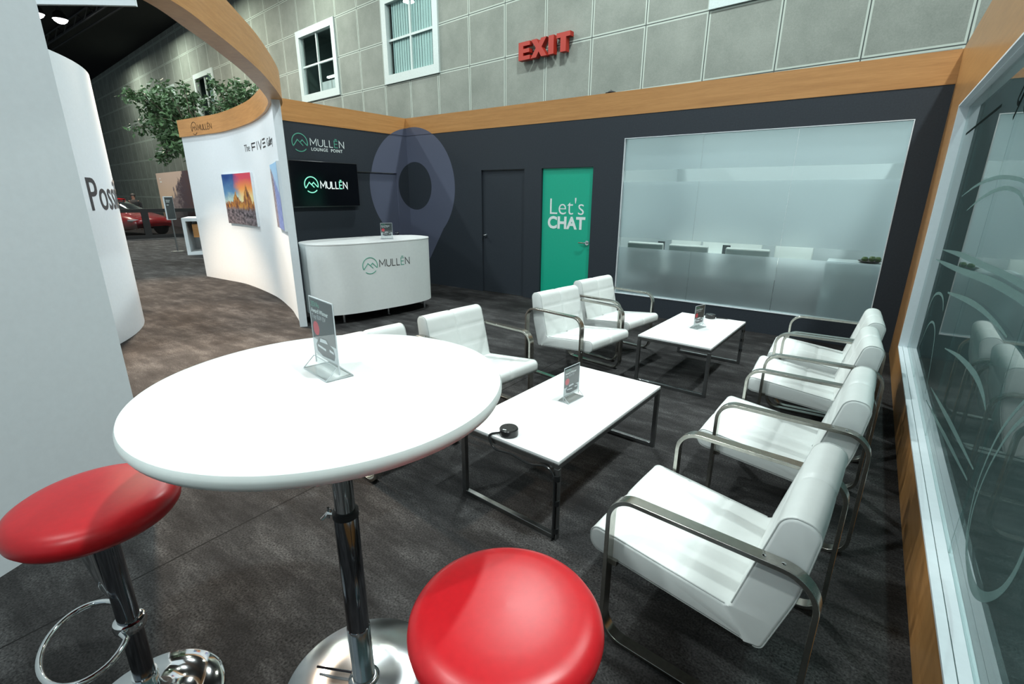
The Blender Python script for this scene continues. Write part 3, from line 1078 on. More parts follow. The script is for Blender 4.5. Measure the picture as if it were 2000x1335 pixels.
for nm, lab, s0, s1, z0, z1, kind in (('canvas_print', 'glowing rock spires canvas print on the curved white wall', 1.23, 2.62, 1.06, 1.865, 'rocks'), ('canvas_print', 'blue mountain canvas print beside the white post of the curved wall', 4.04, 5.02, 1.13, 1.91, 'lake')):
    t_ = thing(nm, lab, 'picture', (0, 0, 0), 0, None)
    m = MB()
    k = 10
    fn = ring_fn(s0, z0, 0.0)
    vs, fs = [], []
    for i in range(k + 1):
        uu = (s1 - s0) * i / k
        vs += [fn(uu, 0, 0.001), fn(uu, 0, 0.034), fn(uu, z1 - z0, 0.034), fn(uu, z1 - z0, 0.001)]
    for i in range(k):
        for q in range(4):
            r_ = (q + 1) % 4
            fs.append((i * 4 + q, i * 4 + r_, i * 4 + 4 + r_, i * 4 + 4 + q))
    fs += [(0, 1, 2, 3), tuple(k * 4 + q for q in (3, 2, 1, 0))]
    m.add(vs, fs)
    m.build('stretcher', M['white'], t_, smooth=False)
    uv_sheet('printed_face', ring_fn(s0, 0, 0.0355), 0, s1 - s0, z0, z1, 12, canvas_mat('picture_' + kind, kind), t_)

# white drum with big lettering
DC, DR = Vector((-8.43, -6.68, 0)), 2.65
dp = [Vector((DC.x + DR * math.cos(math.radians(a)), DC.y + DR * math.sin(math.radians(a)), 0)) for a in range(-20, 151, 3)]
m = MB()
n = len(dp)
vs, fs = [], []
for p in dp:
    q = DC + (p - DC) * (1 - 0.1 / DR)
    vs += [(p.x, p.y, 0), (p.x, p.y, HT), (q.x, q.y, HT), (q.x, q.y, 0)]
for i in range(n - 1):
    for k in range(4):
        l = (k + 1) % 4
        fs.append((i * 4 + k, i * 4 + l, i * 4 + 4 + l, i * 4 + 4 + k))
fs += [(0, 1, 2, 3), tuple((n - 1) * 4 + k for k in (3, 2, 1, 0))]
m.add(vs, fs)
struct(m.build('wall_drum', M['white']))


def drum_fn(a0, z0):
    def fn(u, v, w_):
        a = math.radians(a0) + u / DR
        return Vector((DC.x + (DR + 0.001 + w_) * math.cos(a), DC.y + (DR + 0.001 + w_) * math.sin(a), z0 + v))
    return fn


pl = text_mesh('Possibilities', 0.46, drum_fn(50.5, 1.385), M['vinylblack'], 'wall_lettering', None, bold=0.002, xscale=0.92)
tag(pl, 'large dark lettering wrapped round the white drum wall', 'lettering')

# tall flat white wall close to the stools
wa, wb = Vector((-3.409, -5.456, 0)), Vector((-3.093, -6.117, 0))
wd_ = (wb - wa).normalized()
wn = Vector((-wd_.y, wd_.x, 0))
if wn.x > 0:
    wn = -wn
we = wa + wd_ * 2.6
m = MB()
pp = [wa, we, we + wn * 0.35, wa + wn * 0.35]
m.add([(p.x, p.y, z) for z in (0, 3.35) for p in pp], [(0, 1, 2, 3), (4, 5, 6, 7), (0, 1, 5, 4), (1, 2, 6, 5), (2, 3, 7, 6), (3, 0, 4, 7)])
struct(m.build('wall_white', M['white'], smooth=False))

# overhead white fabric sign far above the aisle
bp = [Vector((-11.262, -2.273, 4.63)), Vector((-11.9, -2.78, 4.63)), Vector((-12.66, -3.35, 4.63)), Vector((-13.6, -4.0, 4.63))]
m = MB()
k = len(bp)
dn = Vector((0.62, -0.78, 0)).normalized()
vs, fs = [], []
for p in bp:
    for q, z in ((0, 0), (1, 0), (1, 1.6), (0, 1.6)):
        a = p - dn * (0.06 * q)
        vs.append((a.x, a.y, p.z + z))
for i in range(k - 1):
    for q in range(4):
        l = (q + 1) % 4
        fs.append((i * 4 + q, i * 4 + l, i * 4 + 4 + l, i * 4 + 4 + q))
fs += [(0, 1, 2, 3), tuple((k - 1) * 4 + q for q in (3, 2, 1, 0))]
m.add(vs, fs)
bn = thing('hanging_banner', 'white fabric banner hung above the aisle beside the timber ring', 'banner', (0, 0, 0))
m.build('fabric_box', M['white'], bn)
m = MB()
for p in (bp[0], bp[2]):
    c_ = p - dn * 0.03
    m.cyl((c_.x, c_.y, 6.15), (c_.x, c_.y, 11.3), 0.012, 6)
m.build('hanging_wire', M['truss'], bn)

# ceiling trusses and lamps
for y0, z0 in ((4.9, 10.75), (0.9, 10.75)):
    m = MB()
    for dy, dz in ((-0.25, 0), (0.25, 0), (-0.25, 0.5), (0.25, 0.5)):
        m.cyl((-56, y0 + dy, z0 + dz), (-8, y0 + dy, z0 + dz), 0.05, 6)
    x = -56
    while x < -9:
        m.cyl((x, y0 - 0.25, z0), (x + 1, y0 - 0.25, z0 + 0.5), 0.025, 5)
        m.cyl((x + 1, y0 - 0.25, z0 + 0.5), (x + 2, y0 - 0.25, z0), 0.025, 5)
        x += 2
    struct(m.build('trim_%d' % (4 if y0 > 1 else 5), M['truss']))
for i, (lx, ly) in enumerate(((-38.0, 3.60), (-37.9, 2.62))):
    t_ = thing('high_bay_lamp', ('lit bowl lamp under the black ceiling, closer to the banner edge', 'lit bowl lamp under the black ceiling, partly behind the tall white wall')[i], 'lamp', (lx, ly, 10.50), 0, 'high bay lamps under the black ceiling')
    MB().lathe([(0.05, 0.62), (0.10, 0.60), (0.12, 0.46), (0.26, 0.34), (0.36, 0.05), (0.34, 0.05), (0.25, 0.32), (0.05, 0.42)], 28).build('reflector', M['steel'], t_)
    MB().lathe([(0.0, -0.16), (0.15, -0.13), (0.27, -0.04), (0.33, 0.08), (0.33, 0.12), (0.0, 0.14)], 28).build('lens', M['lamplens'], t_)
    MB().cyl((0, 0, 0.6), (0, 0, 0.79), 0.02, 8).build('stem', M['truss'], t_)

# small black clamp on top of the timber band
m = MB()
m.bbox(-0.06, 0.06, -0.03, 0.03, 0.0, 0.012)
m.lathe([(0.045, 0.012), (0.03, 0.024), (0.008, 0.034), (0.0, 0.045)], 12)
tag(m.build('clamp', M['blackmatt'], None, loc=(-3.36, 0.03, HT)), 'small black clamp on top of the timber band above the doors', 'clamp')

# ------------------------------------------------------------------ screen and logos on the wall
tv = thing('wall_screen', 'black wall mounted screen with a lit emblem beside the white post', 'television', (XL, -1.69, 1.69))
MB().bbox(0.030, 0.062, -0.570, 0.570, -0.320, 0.320).build('casing', M['black'], tv, bevel=0.004)
MB().bbox(0.0625, 0.0635, -0.560, 0.560, -0.306, 0.312).build('screen_face', M['screen'], tv, smooth=False)
MB().bbox(0.0, 0.030, -0.2, 0.2, -0.15, 0.15).build('wall_bracket', M['blackmatt'], tv, smooth=False)
MB().bbox(0.0622, 0.066, -0.570, 0.570, -0.320, -0.3145).build('bottom_strip', M['steel'], tv, smooth=False)
tfn = plane_fn((0.0637, 0, 0), (0, 1, 0), (0, 0, 1), (1, 0, 0))
roundmark(lambda u, v, w_: tfn(u - 0.255, v - 0.005, w_), 0.108, M['logolit'], tv, 0.13, 0.001)
wordmark(lambda u, v, w_: tfn(u - 0.105, v - 0.055, w_), 0.098, M['textlit'], M['logolit'], tv, 0.14, 0.001, gap=0.22, xs=0.92)

wl = thing('wall_emblem', 'green and white emblem with lettering on the dark wall above the screen', 'logo', (XL, -2.015, 2.257))
wfn = plane_fn((0.001, 0, 0), (0, 1, 0), (0, 0, 1), (1, 0, 0))
roundmark(wfn, 0.118, M['vinylgreen'], wl, 0.10)
wordmark(lambda u, v, w_: wfn(u + 0.165, v - 0.030, w_), 0.094, M['vinylwhite'], M['vinylgreen'], wl, 0.11, gap=0.27, xs=1.12)
text_mesh('LOUNGE  POINT', 0.062, lambda u, v, w_: wfn(u + 0.168, v - 0.098, w_), M['vinylwhite'], 'small_lettering', wl, bold=0.0006, space=1.16)

# ------------------------------------------------------------------ reception desk
DX, DY, DZ, DA, DB_ = -5.70, -2.10, 0.99, 0.40, 0.86


def desk_out(k, off=0.0, n=96):
    out = []
    for i in range(n):
        a = 2 * PI * i / n
        c, s_ = math.cos(a), math.sin(a)
        e = 2 / 2.9
        out.append(Vector(((DA + off) * math.copysign(abs(c) ** e, c), (DB_ + off) * math.copysign(abs(s_) ** e, s_), 0)))
    return out


dk = thing('reception_desk', 'white oval reception desk with emblem standing before the screen wall', 'desk', (DX, DY, 0), math.radians(-9))
o_ = desk_out(0)
m = MB()
n = len(o_)
m.add([(p.x, p.y, z) for z in (0.128, DZ - 0.018) for p in o_], [tuple(reversed(range(n))), tuple(range(n, 2 * n))] + [(i, (i + 1) % n, n + (i + 1) % n, n + i) for i in range(n)])
m.build('body', M['desk'], dk)
o2 = desk_out(0, 0.004)
m = MB()
m.add([(p.x, p.y, z) for z in (DZ - 0.018, DZ) for p in o2], [tuple(reversed(range(n))), tuple(range(n, 2 * n))] + [(i, (i + 1) % n, n + (i + 1) % n, n + i) for i in range(n)])
m.build('top', M['whitegloss'], dk, bevel=0.003)
for lx, ly in ((0.25, 0.08), (0.25, 0.66), (0.25, -0.55), (-0.25, 0.6), (-0.25, -0.55)):
    MB().lathe([(0.022, 0), (0.022, 0.008), (0.016, 0.012), (0.016, 0.128), (0.0, 0.128)], 16, c=(lx, ly, 0)).build('leg', M['chrome'], dk)


def desk_fn(y0, z0):
    def fn(u, v, w_):
        y = y0 + u
        x = DA * (max(0.0, 1 - abs(y / DB_) ** 2.9)) ** (1 / 2.9)
        return Vector((x + 0.0015 + w_, y, z0 + v))
    return fn


roundmark(desk_fn(-0.215, 0.705), 0.098, M['vinylgreen'], dk, 0.085)
wordmark(desk_fn(-0.085, 0.677), 0.088, M['vinylblack'], M['vinylgreen'], dk, 0.085, gap=0.24, xs=0.98)


# ------------------------------------------------------------------ sign holders
def sign_holder(label, loc, rz, big=True, parts=True):
    t_ = thing('sign_holder', label, 'sign', loc, rz, 'acrylic sign holders')
    W_, H_ = 0.150, 0.205
    m = MB()
    m.bbox(-W_ / 2, W_ / 2, -0.0030, -0.0012, 0.012, H_)
    m.bbox(-W_ / 2, W_ / 2, 0.0012, 0.0030, 0.012, H_)
    m.build('acrylic_sleeve', M['clear'], t_, smooth=False)
    m = MB()
    m.bbox(-W_ / 2 - 0.003, W_ / 2 + 0.003, -0.038, 0.038, 0.0, 0.003)
    for sg in (-1, 1):
        q = [(sg * 0.038, 0.003), (sg * 0.0355, 0.003), (sg * 0.0035, 0.032), (sg * 0.006, 0.034)]
        m.add([(x, y, z) for x in (-W_ / 2, W_ / 2) for y, z in q], [(0, 1, 2, 3), (4, 5, 6, 7), (0, 1, 5, 4), (1, 2, 6, 5), (2, 3, 7, 6), (3, 0, 4, 7)])
    m.build('acrylic_base', M['clear'], t_, smooth=False)
    # thin pale rods painted as the glint along the clear sheet's edges
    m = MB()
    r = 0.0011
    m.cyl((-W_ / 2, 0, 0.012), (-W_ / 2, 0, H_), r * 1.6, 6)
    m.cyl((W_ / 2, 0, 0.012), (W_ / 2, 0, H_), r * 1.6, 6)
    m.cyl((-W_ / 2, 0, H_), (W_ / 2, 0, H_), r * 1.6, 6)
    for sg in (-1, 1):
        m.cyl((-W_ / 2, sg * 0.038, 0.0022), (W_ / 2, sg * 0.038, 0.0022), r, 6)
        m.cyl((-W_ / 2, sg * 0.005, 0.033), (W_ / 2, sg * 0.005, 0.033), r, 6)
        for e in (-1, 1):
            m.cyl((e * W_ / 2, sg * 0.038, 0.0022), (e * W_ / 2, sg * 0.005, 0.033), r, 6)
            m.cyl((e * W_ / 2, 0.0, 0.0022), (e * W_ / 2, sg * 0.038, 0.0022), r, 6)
    m.build('edge_glint', M['vinylgrey'], t_)
    for nm, z0, z1, mt in (('poster', 0.085, H_ - 0.003, 'poster'), ('poster_foot', 0.040, 0.085, 'posterlight')):
        p_ = MB().bbox(-W_ / 2 + 0.003, W_ / 2 - 0.003, -0.0008, 0.0008, z0, z1).build(nm, M[mt], t_, smooth=False)
        if nm == 'poster':
            for sg in (-1,):
                fn = plane_fn((0, sg * 0.0009, 0), (-sg, 0, 0), (0, 0, 1), (0, sg, 0))
                text_mesh("ZEVAs", 0.020, lambda u, v, w_, f=fn: f(u - 0.066, v + 0.180, w_), M['vinylgreen'], 'green_lettering', p_, t=0.0002)
                text_mesh("Award Winner", 0.0175, lambda u, v, w_, f=fn: f(u - 0.066, v + 0.163, w_), M['vinylwhite'], 'white_lettering', p_, bold=0.0003, t=0.0002)
                text_mesh("Top SUV EV", 0.0175, lambda u, v, w_, f=fn: f(u - 0.066, v + 0.146, w_), M['vinylgrey'], 'grey_lettering', p_, t=0.0002)
                MB().prism(arc(-0.045, 0.118, 0.020, 0, 350, 24), fn, 0.0002).build('red_badge', M['badge'], p_, smooth=False)
        else:
            fn = plane_fn((0, -0.0009, 0), (1, 0, 0), (0, 0, 1), (0, -1, 0))
            carp = [(-0.052, 0.052), (-0.056, 0.070), (-0.046, 0.080), (-0.034, 0.096), (0.016, 0.098), (0.034, 0.086), (0.056, 0.078), (0.062, 0.060), (0.054, 0.046), (-0.020, 0.043)]
            MB().prism(carp, fn, 0.0004).build('car_picture', M['poster'], p_, smooth=False)
            m = MB()
            m.prism([(-0.030, 0.082), (-0.024, 0.093), (0.012, 0.094), (0.022, 0.085)], lambda u, v, w_, f=fn: f(u, v, w_ + 0.0004), 0.0002)
            m.prism([(-0.046, 0.066), (-0.046, 0.072), (0.006, 0.068), (0.006, 0.062)], lambda u, v, w_, f=fn: f(u, v, w_ + 0.0004), 0.0002)
            m.prism([(0.030, 0.066), (0.030, 0.073), (0.054, 0.070), (0.056, 0.064)], lambda u, v, w_, f=fn: f(u, v, w_ + 0.0004), 0.0002)
            m.build('car_highlight', M['vinylgrey'], p_, smooth=False)
    return t_


BT = (-1.475, -5.495)
BTZ = 1.08
TZ = 0.419
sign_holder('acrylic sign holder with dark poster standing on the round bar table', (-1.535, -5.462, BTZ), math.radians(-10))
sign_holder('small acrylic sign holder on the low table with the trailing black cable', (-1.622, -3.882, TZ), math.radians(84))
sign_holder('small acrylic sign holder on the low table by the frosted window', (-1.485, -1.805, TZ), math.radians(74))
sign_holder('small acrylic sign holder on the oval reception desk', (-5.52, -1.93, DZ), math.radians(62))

# ------------------------------------------------------------------ bar table and stools
bt = thing('bar_table', 'tall round white bar table on a chrome pedestal between red stools', 'table', (BT[0], BT[1], 0))
RT = 0.4572
MB().lathe([(0.0, BTZ - 0.042), (RT - 0.02, BTZ - 0.042), (RT - 0.006, BTZ - 0.036), (RT, BTZ - 0.024), (RT, BTZ - 0.012), (RT - 0.004, BTZ - 0.003)], 128).build('edge_band', M['whiteedge'], bt, angle=60)
MB().lathe([(0.0, BTZ - 0.006), (RT - 0.004, BTZ - 0.004), (RT - 0.010, BTZ - 0.0008), (RT - 0.018, BTZ), (0.0, BTZ)], 128).build('tabletop', M['whitegloss'], bt, angle=60)
MB().lathe([(0.14, BTZ - 0.052), (0.14, BTZ - 0.042), (0.0, BTZ - 0.042)], 32).build('mounting_plate', M['blackmatt'], bt)
MB().lathe([(0.029, 0.62), (0.029, BTZ - 0.05), (0.0, BTZ - 0.05)], 28).build('pole', M['chrome'], bt)
MB().lathe([(0.034, 0.24), (0.0345, 0.66), (0.031, 0.668), (0.029, 0.668)], 28).build('sleeve', M['darkchrome'], bt)
MB().lathe([(0.0355, 0.02), (0.0355, 0.245), (0.0, 0.245)], 28).build('lower_tube', M['chrome'], bt)
MB().lathe([(0.0305, 0.655), (0.037, 0.656), (0.037, 0.674), (0.0305, 0.676)], 28).build('collar', M['blackmatt'], bt)
m = MB()
m.tube([(-0.034, -0.015, 0.655), (-0.055, -0.022, 0.652), (-0.062, -0.026, 0.640)], 0.006, 8)
m.cyl((-0.064, -0.040, 0.636), (-0.060, -0.008, 0.656), 0.005, 8)
m.cyl((-0.056, -0.02, 0.67), (-0.056, -0.02, 0.635), 0.004, 8)
m.build('clamp_lever', M['chrome'], bt)
MB().lathe([(0.252, 0.0), (0.252, 0.006), (0.246, 0.010), (0.10, 0.020), (0.05, 0.026), (0.042, 0.034), (0.036, 0.036), (0.0, 0.036)], 96).build('base_plate', M['brushed'], bt)
m = MB()
m.cyl((-0.03, -0.02, 0.045), (-0.155, -0.072, 0.030), 0.004, 8)
m.build('foot_rod', M['darkchrome'], bt)

st = thing('bar_stool', 'red round bar stool beside the tall white wall with its chrome footrest showing', 'stool', (-1.952, -5.938, 0), 0.0, 'red bar stools')
SZ = 0.780
R_ = 0.194
prof = [(0.0, SZ - 0.075), (R_ - 0.03, SZ - 0.075), (R_ - 0.012, SZ - 0.070), (R_ - 0.003, SZ - 0.058), (R_, SZ - 0.042), (R_ - 0.002, SZ - 0.030), (R_ - 0.010, SZ - 0.017), (R_ - 0.026, SZ - 0.007), (R_ - 0.05, SZ - 0.002), (R_ - 0.09, SZ + 0.001), (0.06, SZ + 0.003), (0.0, SZ + 0.004)]
MB().lathe(prof, 96).build('seat', M['red'], st, angle=80)
MB().lathe([(0.10, SZ - 0.088), (0.115, SZ - 0.082), (0.115, SZ - 0.075), (0.0, SZ - 0.075)], 32).build('seat_plate', M['blackmatt'], st)
MB().lathe([(0.028, 0.12), (0.028, SZ - 0.08), (0.0, SZ - 0.08)], 28).build('pole', M['darkchrome'], st)
MB().lathe([(0.034, 0.02), (0.033, 0.14), (0.0, 0.142)], 28).build('lower_tube', M['chrome'], st)
m = MB()
m.tube([(-0.044, -0.034, SZ - 0.085), (-0.040, -0.031, SZ - 0.20), (-0.032, -0.025, SZ - 0.31), (-0.024, -0.018, SZ - 0.36)], 0.026, 16, upv=Vector((1, 0, 0)), scales=[1.0, 0.85, 0.5, 0.15])
m.build('lift_lever', M['chrome'], st)
MB().lathe([(0.029, 0.318), (0.039, 0.322), (0.042, 0.335), (0.039, 0.350), (0.029, 0.354)], 32).build('footrest_collar', M['chrome'], st)
ring_ = []
for i in range(41):
    a = math.radians(25 + 310 * i / 40)
    ring_.append((-0.098 + 0.098 * math.cos(a), 0.0 + 0.155 * math.sin(a), 0.338))
ring_ = [(-0.02, 0.036, 0.338)] + ring_ + [(-0.02, -0.036, 0.338)]
rot = Matrix.Rotation(math.radians(75), 4, 'Z')
MB().tube([rot @ Vector(p) for p in ring_], 0.0085, 12).build('footrest', M['chrome'], st)
MB().lathe([(0.196, 0.0), (0.196, 0.008), (0.185, 0.016), (0.13, 0.022), (0.075, 0.032), (0.048, 0.050), (0.037, 0.075), (0.034, 0.085), (0.0, 0.085)], 96).build('base', M['chrome'], st)
dup(st, 'red round bar stool standing between the bar table and the white armchairs', (-0.832, -5.572, 0), math.radians(-70))


# ------------------------------------------------------------------ coffee tables
def coffee_table(label, x, y, rz, L):
    t_ = thing('coffee_table', label, 'table', (x, y, 0), rz, 'low white coffee tables')
    W_ = 0.61
    b = 0.026
    MB().bbox(-W_ / 2 + 0.002, W_ / 2 - 0.002, -L / 2 + 0.002, L / 2 - 0.002, TZ - 0.014, TZ).build('tabletop', M['whitegloss'], t_, smooth=False, bevel=0.0015, seg=1)
    m = MB()
    for sg in (-1, 1):
        x0 = sg * (W_ / 2 - b / 2)
        m.box((x0, 0, TZ - 0.014 - b / 2), (b, L, b))
        y0 = sg * (L / 2 - b / 2)
        m.box((0, y0, TZ - 0.014 - b / 2), (W_ - 2 * b, b, b))
    m.build('rim_frame', M['steel'], t_, smooth=False, bevel=0.002)
    for sx_ in (-1, 1):
        for sy in (-1, 1):
            MB().bbox(*(sorted((sx_ * W_ / 2, sx_ * (W_ / 2 - b)))), *(sorted((sy * L / 2, sy * (L / 2 - b)))), 0.0, TZ - 0.014 - b).build('leg', M['steel'], t_, smooth=False, bevel=0.002)
    for sy in (-1, 1):
        MB().box((0, sy * (L / 2 - b / 2), b / 2), (W_ - 2 * b, b, b)).build('floor_bar', M['steel'], t_, smooth=False, bevel=0.002)
    return t_


T1 = coffee_table('low white coffee table with a round charger and trailing cable, next to the bar table', -1.597, -3.938, -0.047, 1.154)
T2 = coffee_table('low white coffee table standing before the frosted window', -1.504, -1.838, -0.038, 1.071)


def local(t_, x, y, z):
    c, s_ = math.cos(t_.rotation_euler.z), math.sin(t_.rotation_euler.z)
    return (t_.location.x + c * x - s_ * y, t_.location.y + s_ * x + c * y, z)


def puck(label, loc, cable, ties):
    t_ = thing('charging_puck', label, 'charger', loc, 0, 'round black charging pucks')
    MB().lathe([(0.0, 0.0), (0.044, 0.0), (0.047, 0.003), (0.047, 0.034), (0.043, 0.039), (0.0, 0.039)], 40).build('body', M['black'], t_)
    for a in (20, 140, 260):
        MB().box((0.024 * math.cos(math.radians(a)), 0.024 * math.sin(math.radians(a)), 0.0394), (0.010, 0.006, 0.0008)).build('socket', M['blackmatt'], t_, smooth=False)
    MB().box((-0.012, -0.03, 0.0394), (0.018, 0.005, 0.0008), Matrix.Rotation(0.3, 4, 'Z')).build('white_mark', M['vinylwhite'], t_, smooth=False)
    o = Vector(loc)
    MB().tube([p - o for p in spline([Vector(q) for q in cable], 8)], 0.0056, 8).build('cable', M['black'], t_)
    for q in ties:
        MB().lathe([(0.017, -0.014), (0.0175, 0.0), (0.017, 0.014)], 14, c=tuple(Vector(q) - o)).build('cable_tie', M['black'], t_)
    return t_


L1, L2_ = 1.154, 1.071
pk = (-1.652, -4.452, TZ)
c1 = [(-1.69, -4.475, TZ + 0.008), (-1.72, -4.505, TZ + 0.005), local(T1, -0.10, -L1 / 2 - 0.008, TZ - 0.012), local(T1, -0.06, -L1 / 2 - 0.012, TZ - 0.055), local(T1, 0.04, -L1 / 2 - 0.010, TZ - 0.050), local(T1, 0.15, -L1 / 2 - 0.012, TZ - 0.060), local(T1, 0.24, -L1 / 2 - 0.010, TZ - 0.040), local(T1, 0.285, -L1 / 2 - 0.006, TZ - 0.08), local(T1, 0.292, -L1 / 2 - 0.006, TZ - 0.18), local(T1, 0.292, -L1 / 2 - 0.006, 0.03), local(T1, 0.285, -L1 / 2 - 0.012, 0.006)]
puck('round black charger with trailing cable on the low table next to the bar table', pk, c1, [local(T1, 0.292, -L1 / 2 + 0.010, z) for z in (0.33, 0.20, 0.05)])
c2 = [(-1.44, -1.36, TZ + 0.008), (-1.36, -1.33, TZ + 0.006), local(T2, 0.16, L2_ / 2 + 0.006, TZ - 0.012), local(T2, 0.26, L2_ / 2 + 0.008, TZ - 0.04), local(T2, 0.296, L2_ / 2 + 0.004, TZ - 0.10), local(T2, 0.296, L2_ / 2 + 0.004, 0.10), local(T2, 0.29, L2_ / 2 + 0.005, 0.02)]
puck('round black charger on the low table by the frosted window', (-1.492, -1.372, TZ), c2, [local(T2, 0.292, L2_ / 2 - 0.010, z) for z in (0.33, 0.24, 0.14)])


# ------------------------------------------------------------------ armchairs (local: front towards +x)
def smooth_loop(ctrl, n=6):
    P = [Vector((p[0], p[1], 0)) for p in ctrl]
    k = len(P)
    out = []
    for i in range(k):
        p0, p1, p2, p3 = P[(i - 1) % k], P[i], P[(i + 1) % k], P[(i + 2) % k]
        for j in range(n):
            t_ = j / n
            out.append(0.5 * ((2 * p1) + (p2 - p0) * t_ + (2 * p0 - 5 * p1 + 4 * p2 - p3) * t_ * t_ + (3 * p1 - p0 - 3 * p2 + p3) * t_ ** 3))
    return [(p.x, p.y) for p in out]


def round_poly(pts, radii, n=6):
    out = []
    k = len(pts)
    for i in range(k):
        a, b, c = Vector(pts[i - 1]), Vector(pts[i]), Vector(pts[(i + 1) % k])
        d1, d2 = (a - b).normalized(), (c - b).normalized()
        ang = d1.angle(d2)
        tl = min(radii[i] / math.tan(ang / 2), (a - b).length * 0.48, (c - b).length * 0.48)
        r = tl * math.tan(ang / 2)
        p1, p2 = b + d1 * tl, b + d2 * tl
        bis = (d1 + d2).normalized()
        cc = b + bis * (r / math.sin(ang / 2))
        a0 = math.atan2(p1.y - cc.y, p1.x - cc.x)
        a1 = math.atan2(p2.y - cc.y, p2.x - cc.x)
        da = (a1 - a0 + PI) % (2 * PI) - PI
        for j in range(n + 1):
            q = a0 + da * j / n
            out.append((cc.x + r * math.cos(q), cc.y + r * math.sin(q)))
    return out


def densify(loop, d):
    out = []
    k = len(loop)
    for i in range(k):
        a, b = Vector(loop[i]), Vector(loop[(i + 1) % k])
        m = max(1, int((b - a).length / d))
        for j in range(m):
            q = a.lerp(b, j / m)
            out.append((q.x, q.y))
    return out


def cushion(loop, half, seams, across, mat, name, parent, joint, dent=0.0075, wd=0.010):
    """loop: side outline (x,z); swept along y; seams: lambda(x,z)->bool region where grooves run; across: list of arc tests"""
    loop = densify(loop, 0.012)
    cx = sum(p[0] for p in loop) / len(loop)
    cz = sum(p[1] for p in loop) / len(loop)
    ys = [-half, -half + 0.002, -half + 0.007, -half + 0.015]
    k = 44
    ys += [(-half + 0.015) + (2 * half - 0.03) * i / k for i in range(1, k)]
    ys += [half - 0.015, half - 0.007, half - 0.002, half]
    ins = {0: 0.012, 1: 0.006, 2: 0.002, 3: 0.0}
    n = len(loop)
    ja, jb = Vector(joint[0]), Vector(joint[1])
    jd = jb - ja

    def near_joint(p, r):
        t_ = max(0.0, min(1.0, (Vector(p) - ja).dot(jd) / jd.length_squared))
        return (Vector(p) - ja - jd * t_).length < r
    jn = [near_joint(p, 0.003) for p in loop]
    # outward normals of the outline
    nor = []
    for i in range(n):
        a, b = Vector(loop[i - 1]), Vector(loop[(i + 1) % n])
        d = (b - a).normalized()
        nor.append(Vector((d.y, -d.x)))
    if sum((Vector(loop[i]) - Vector((cx, cz))).dot(nor[i]) for i in range(n)) < 0:
        nor = [-q for q in nor]
    vs, fs = [], []
    for j, y in enumerate(ys):
        e = min(j, len(ys) - 1 - j)
        inn = ins.get(e, 0.0)
        for i, (x, z) in enumerate(loop):
            off = 0.0 if jn[i] else -inn
            g = 0.0
            if seams(x, z):
                g = max(g, math.exp(-(y / wd) ** 2))
                for fnx in across:
                    g = max(g, math.exp(-(fnx(x, z) / wd) ** 2))
                # soft swell between the seams
                off += 0.0015 * (1 - (y / half) ** 4) * abs(math.sin(PI * y / half))
            off -= dent * g * (1 if e > 2 else 0)
            p = Vector((x, z)) + nor[i] * off
            vs.append((p.x, y, p.y))
    for j in range(len(ys) - 1):
        for i in range(n):
            q = (i + 1) % n
            fs.append((j * n + i, j * n + q, (j + 1) * n + q, (j + 1) * n + i))
    m = MB()
    m.add(vs, fs)
    m.f.append(tuple(range(n)))
    m.f.append(tuple((len(ys) - 1) * n + i for i in reversed(range(n))))
    o = m.build(name, mat, parent, angle=50)
    # piping along both side edges
    for sg in (-1, 1):
        pm_ = MB()
        k0 = max(i for i in range(n) if jn[i]) if not (jn[0] and jn[-1]) else max(i for i in range(n // 2) if jn[i])
        run = [(k0 + 1 + q) % n for q in range(n)]
        run = [i for i in run if not jn[i]]
        pm_.tube([(loop[i][0] + nor[i].x * -0.0015, sg * (half - 0.006), loop[i][1] + nor[i].y * -0.0015) for i in run], 0.0026, 6, upv=Vector((0, 1, 0)))
        pm_.build('piping', M['stitch'], o)
    return o


# outline in (x, z), x forward; chair depth about 0.60, front upright at x = 0.30
ch = thing('armchair', '', 'armchair', (0, 0, 0), 0, 'white leather armchairs with flat steel arms')
seat_l = round_poly([(0.395, 0.315), (0.395, 0.412), (-0.095, 0.354), (-0.150, 0.258)], [0.045, 0.035, 0.004, 0.004])
back_l = round_poly([(-0.095, 0.354), (-0.190, 0.735), (-0.292, 0.722), (-0.262, 0.480), (-0.198, 0.250), (-0.150, 0.258)], [0.004, 0.050, 0.045, 0.5, 0.035, 0.004])
cushion(seat_l, 0.276, lambda x, z: z > 0.31 + 0.12 * x, [lambda x, z: x - 0.225, lambda x, z: x - 0.070], M['leather'], 'seat', ch, ((-0.095, 0.354), (-0.150, 0.258)))
cushion(back_l, 0.276, lambda x, z: z > 0.38, [lambda x, z: z - 0.480, lambda x, z: z - 0.610], M['leather'], 'backrest', ch, ((-0.095, 0.354), (-0.150, 0.258)))
AH = 0.600
loop = round_poly([(0.303, 0.008), (0.303, AH - 0.007), (-0.310, AH - 0.007), (-0.310, 0.008)], [0.085, 0.085, 0.095, 0.085], 9)
for sg in (-1, 1):
    m = MB()
    m.sweep([(x, sg * 0.303, z) for x, z in loop], [(-0.008, -0.022), (0.008, -0.022), (0.008, 0.022), (-0.008, 0.022)], upv=Vector((0, 1, 0)), closed=True)
    fr = m.build('arm_frame', M['nickel'], ch, bevel=0.0015)
    for x, z in ((0.303, 0.335), (0.303, 0.305)):
        MB().lathe([(0.006, 0), (0.006, 0.002), (0.003, 0.004), (0, 0.004)], 12, mtx=Matrix.Translation((x + 0.007, sg * 0.303, z)) @ Matrix.Rotation(PI / 2, 4, 'Y')).build('screw', M['chrome'], fr)
    for x in (-0.165, -0.215):
        MB().lathe([(0.006, 0), (0.006, 0.002), (0.003, 0.004), (0, 0.004)], 12, c=(x, sg * 0.303, AH)).build('screw', M['chrome'], fr)
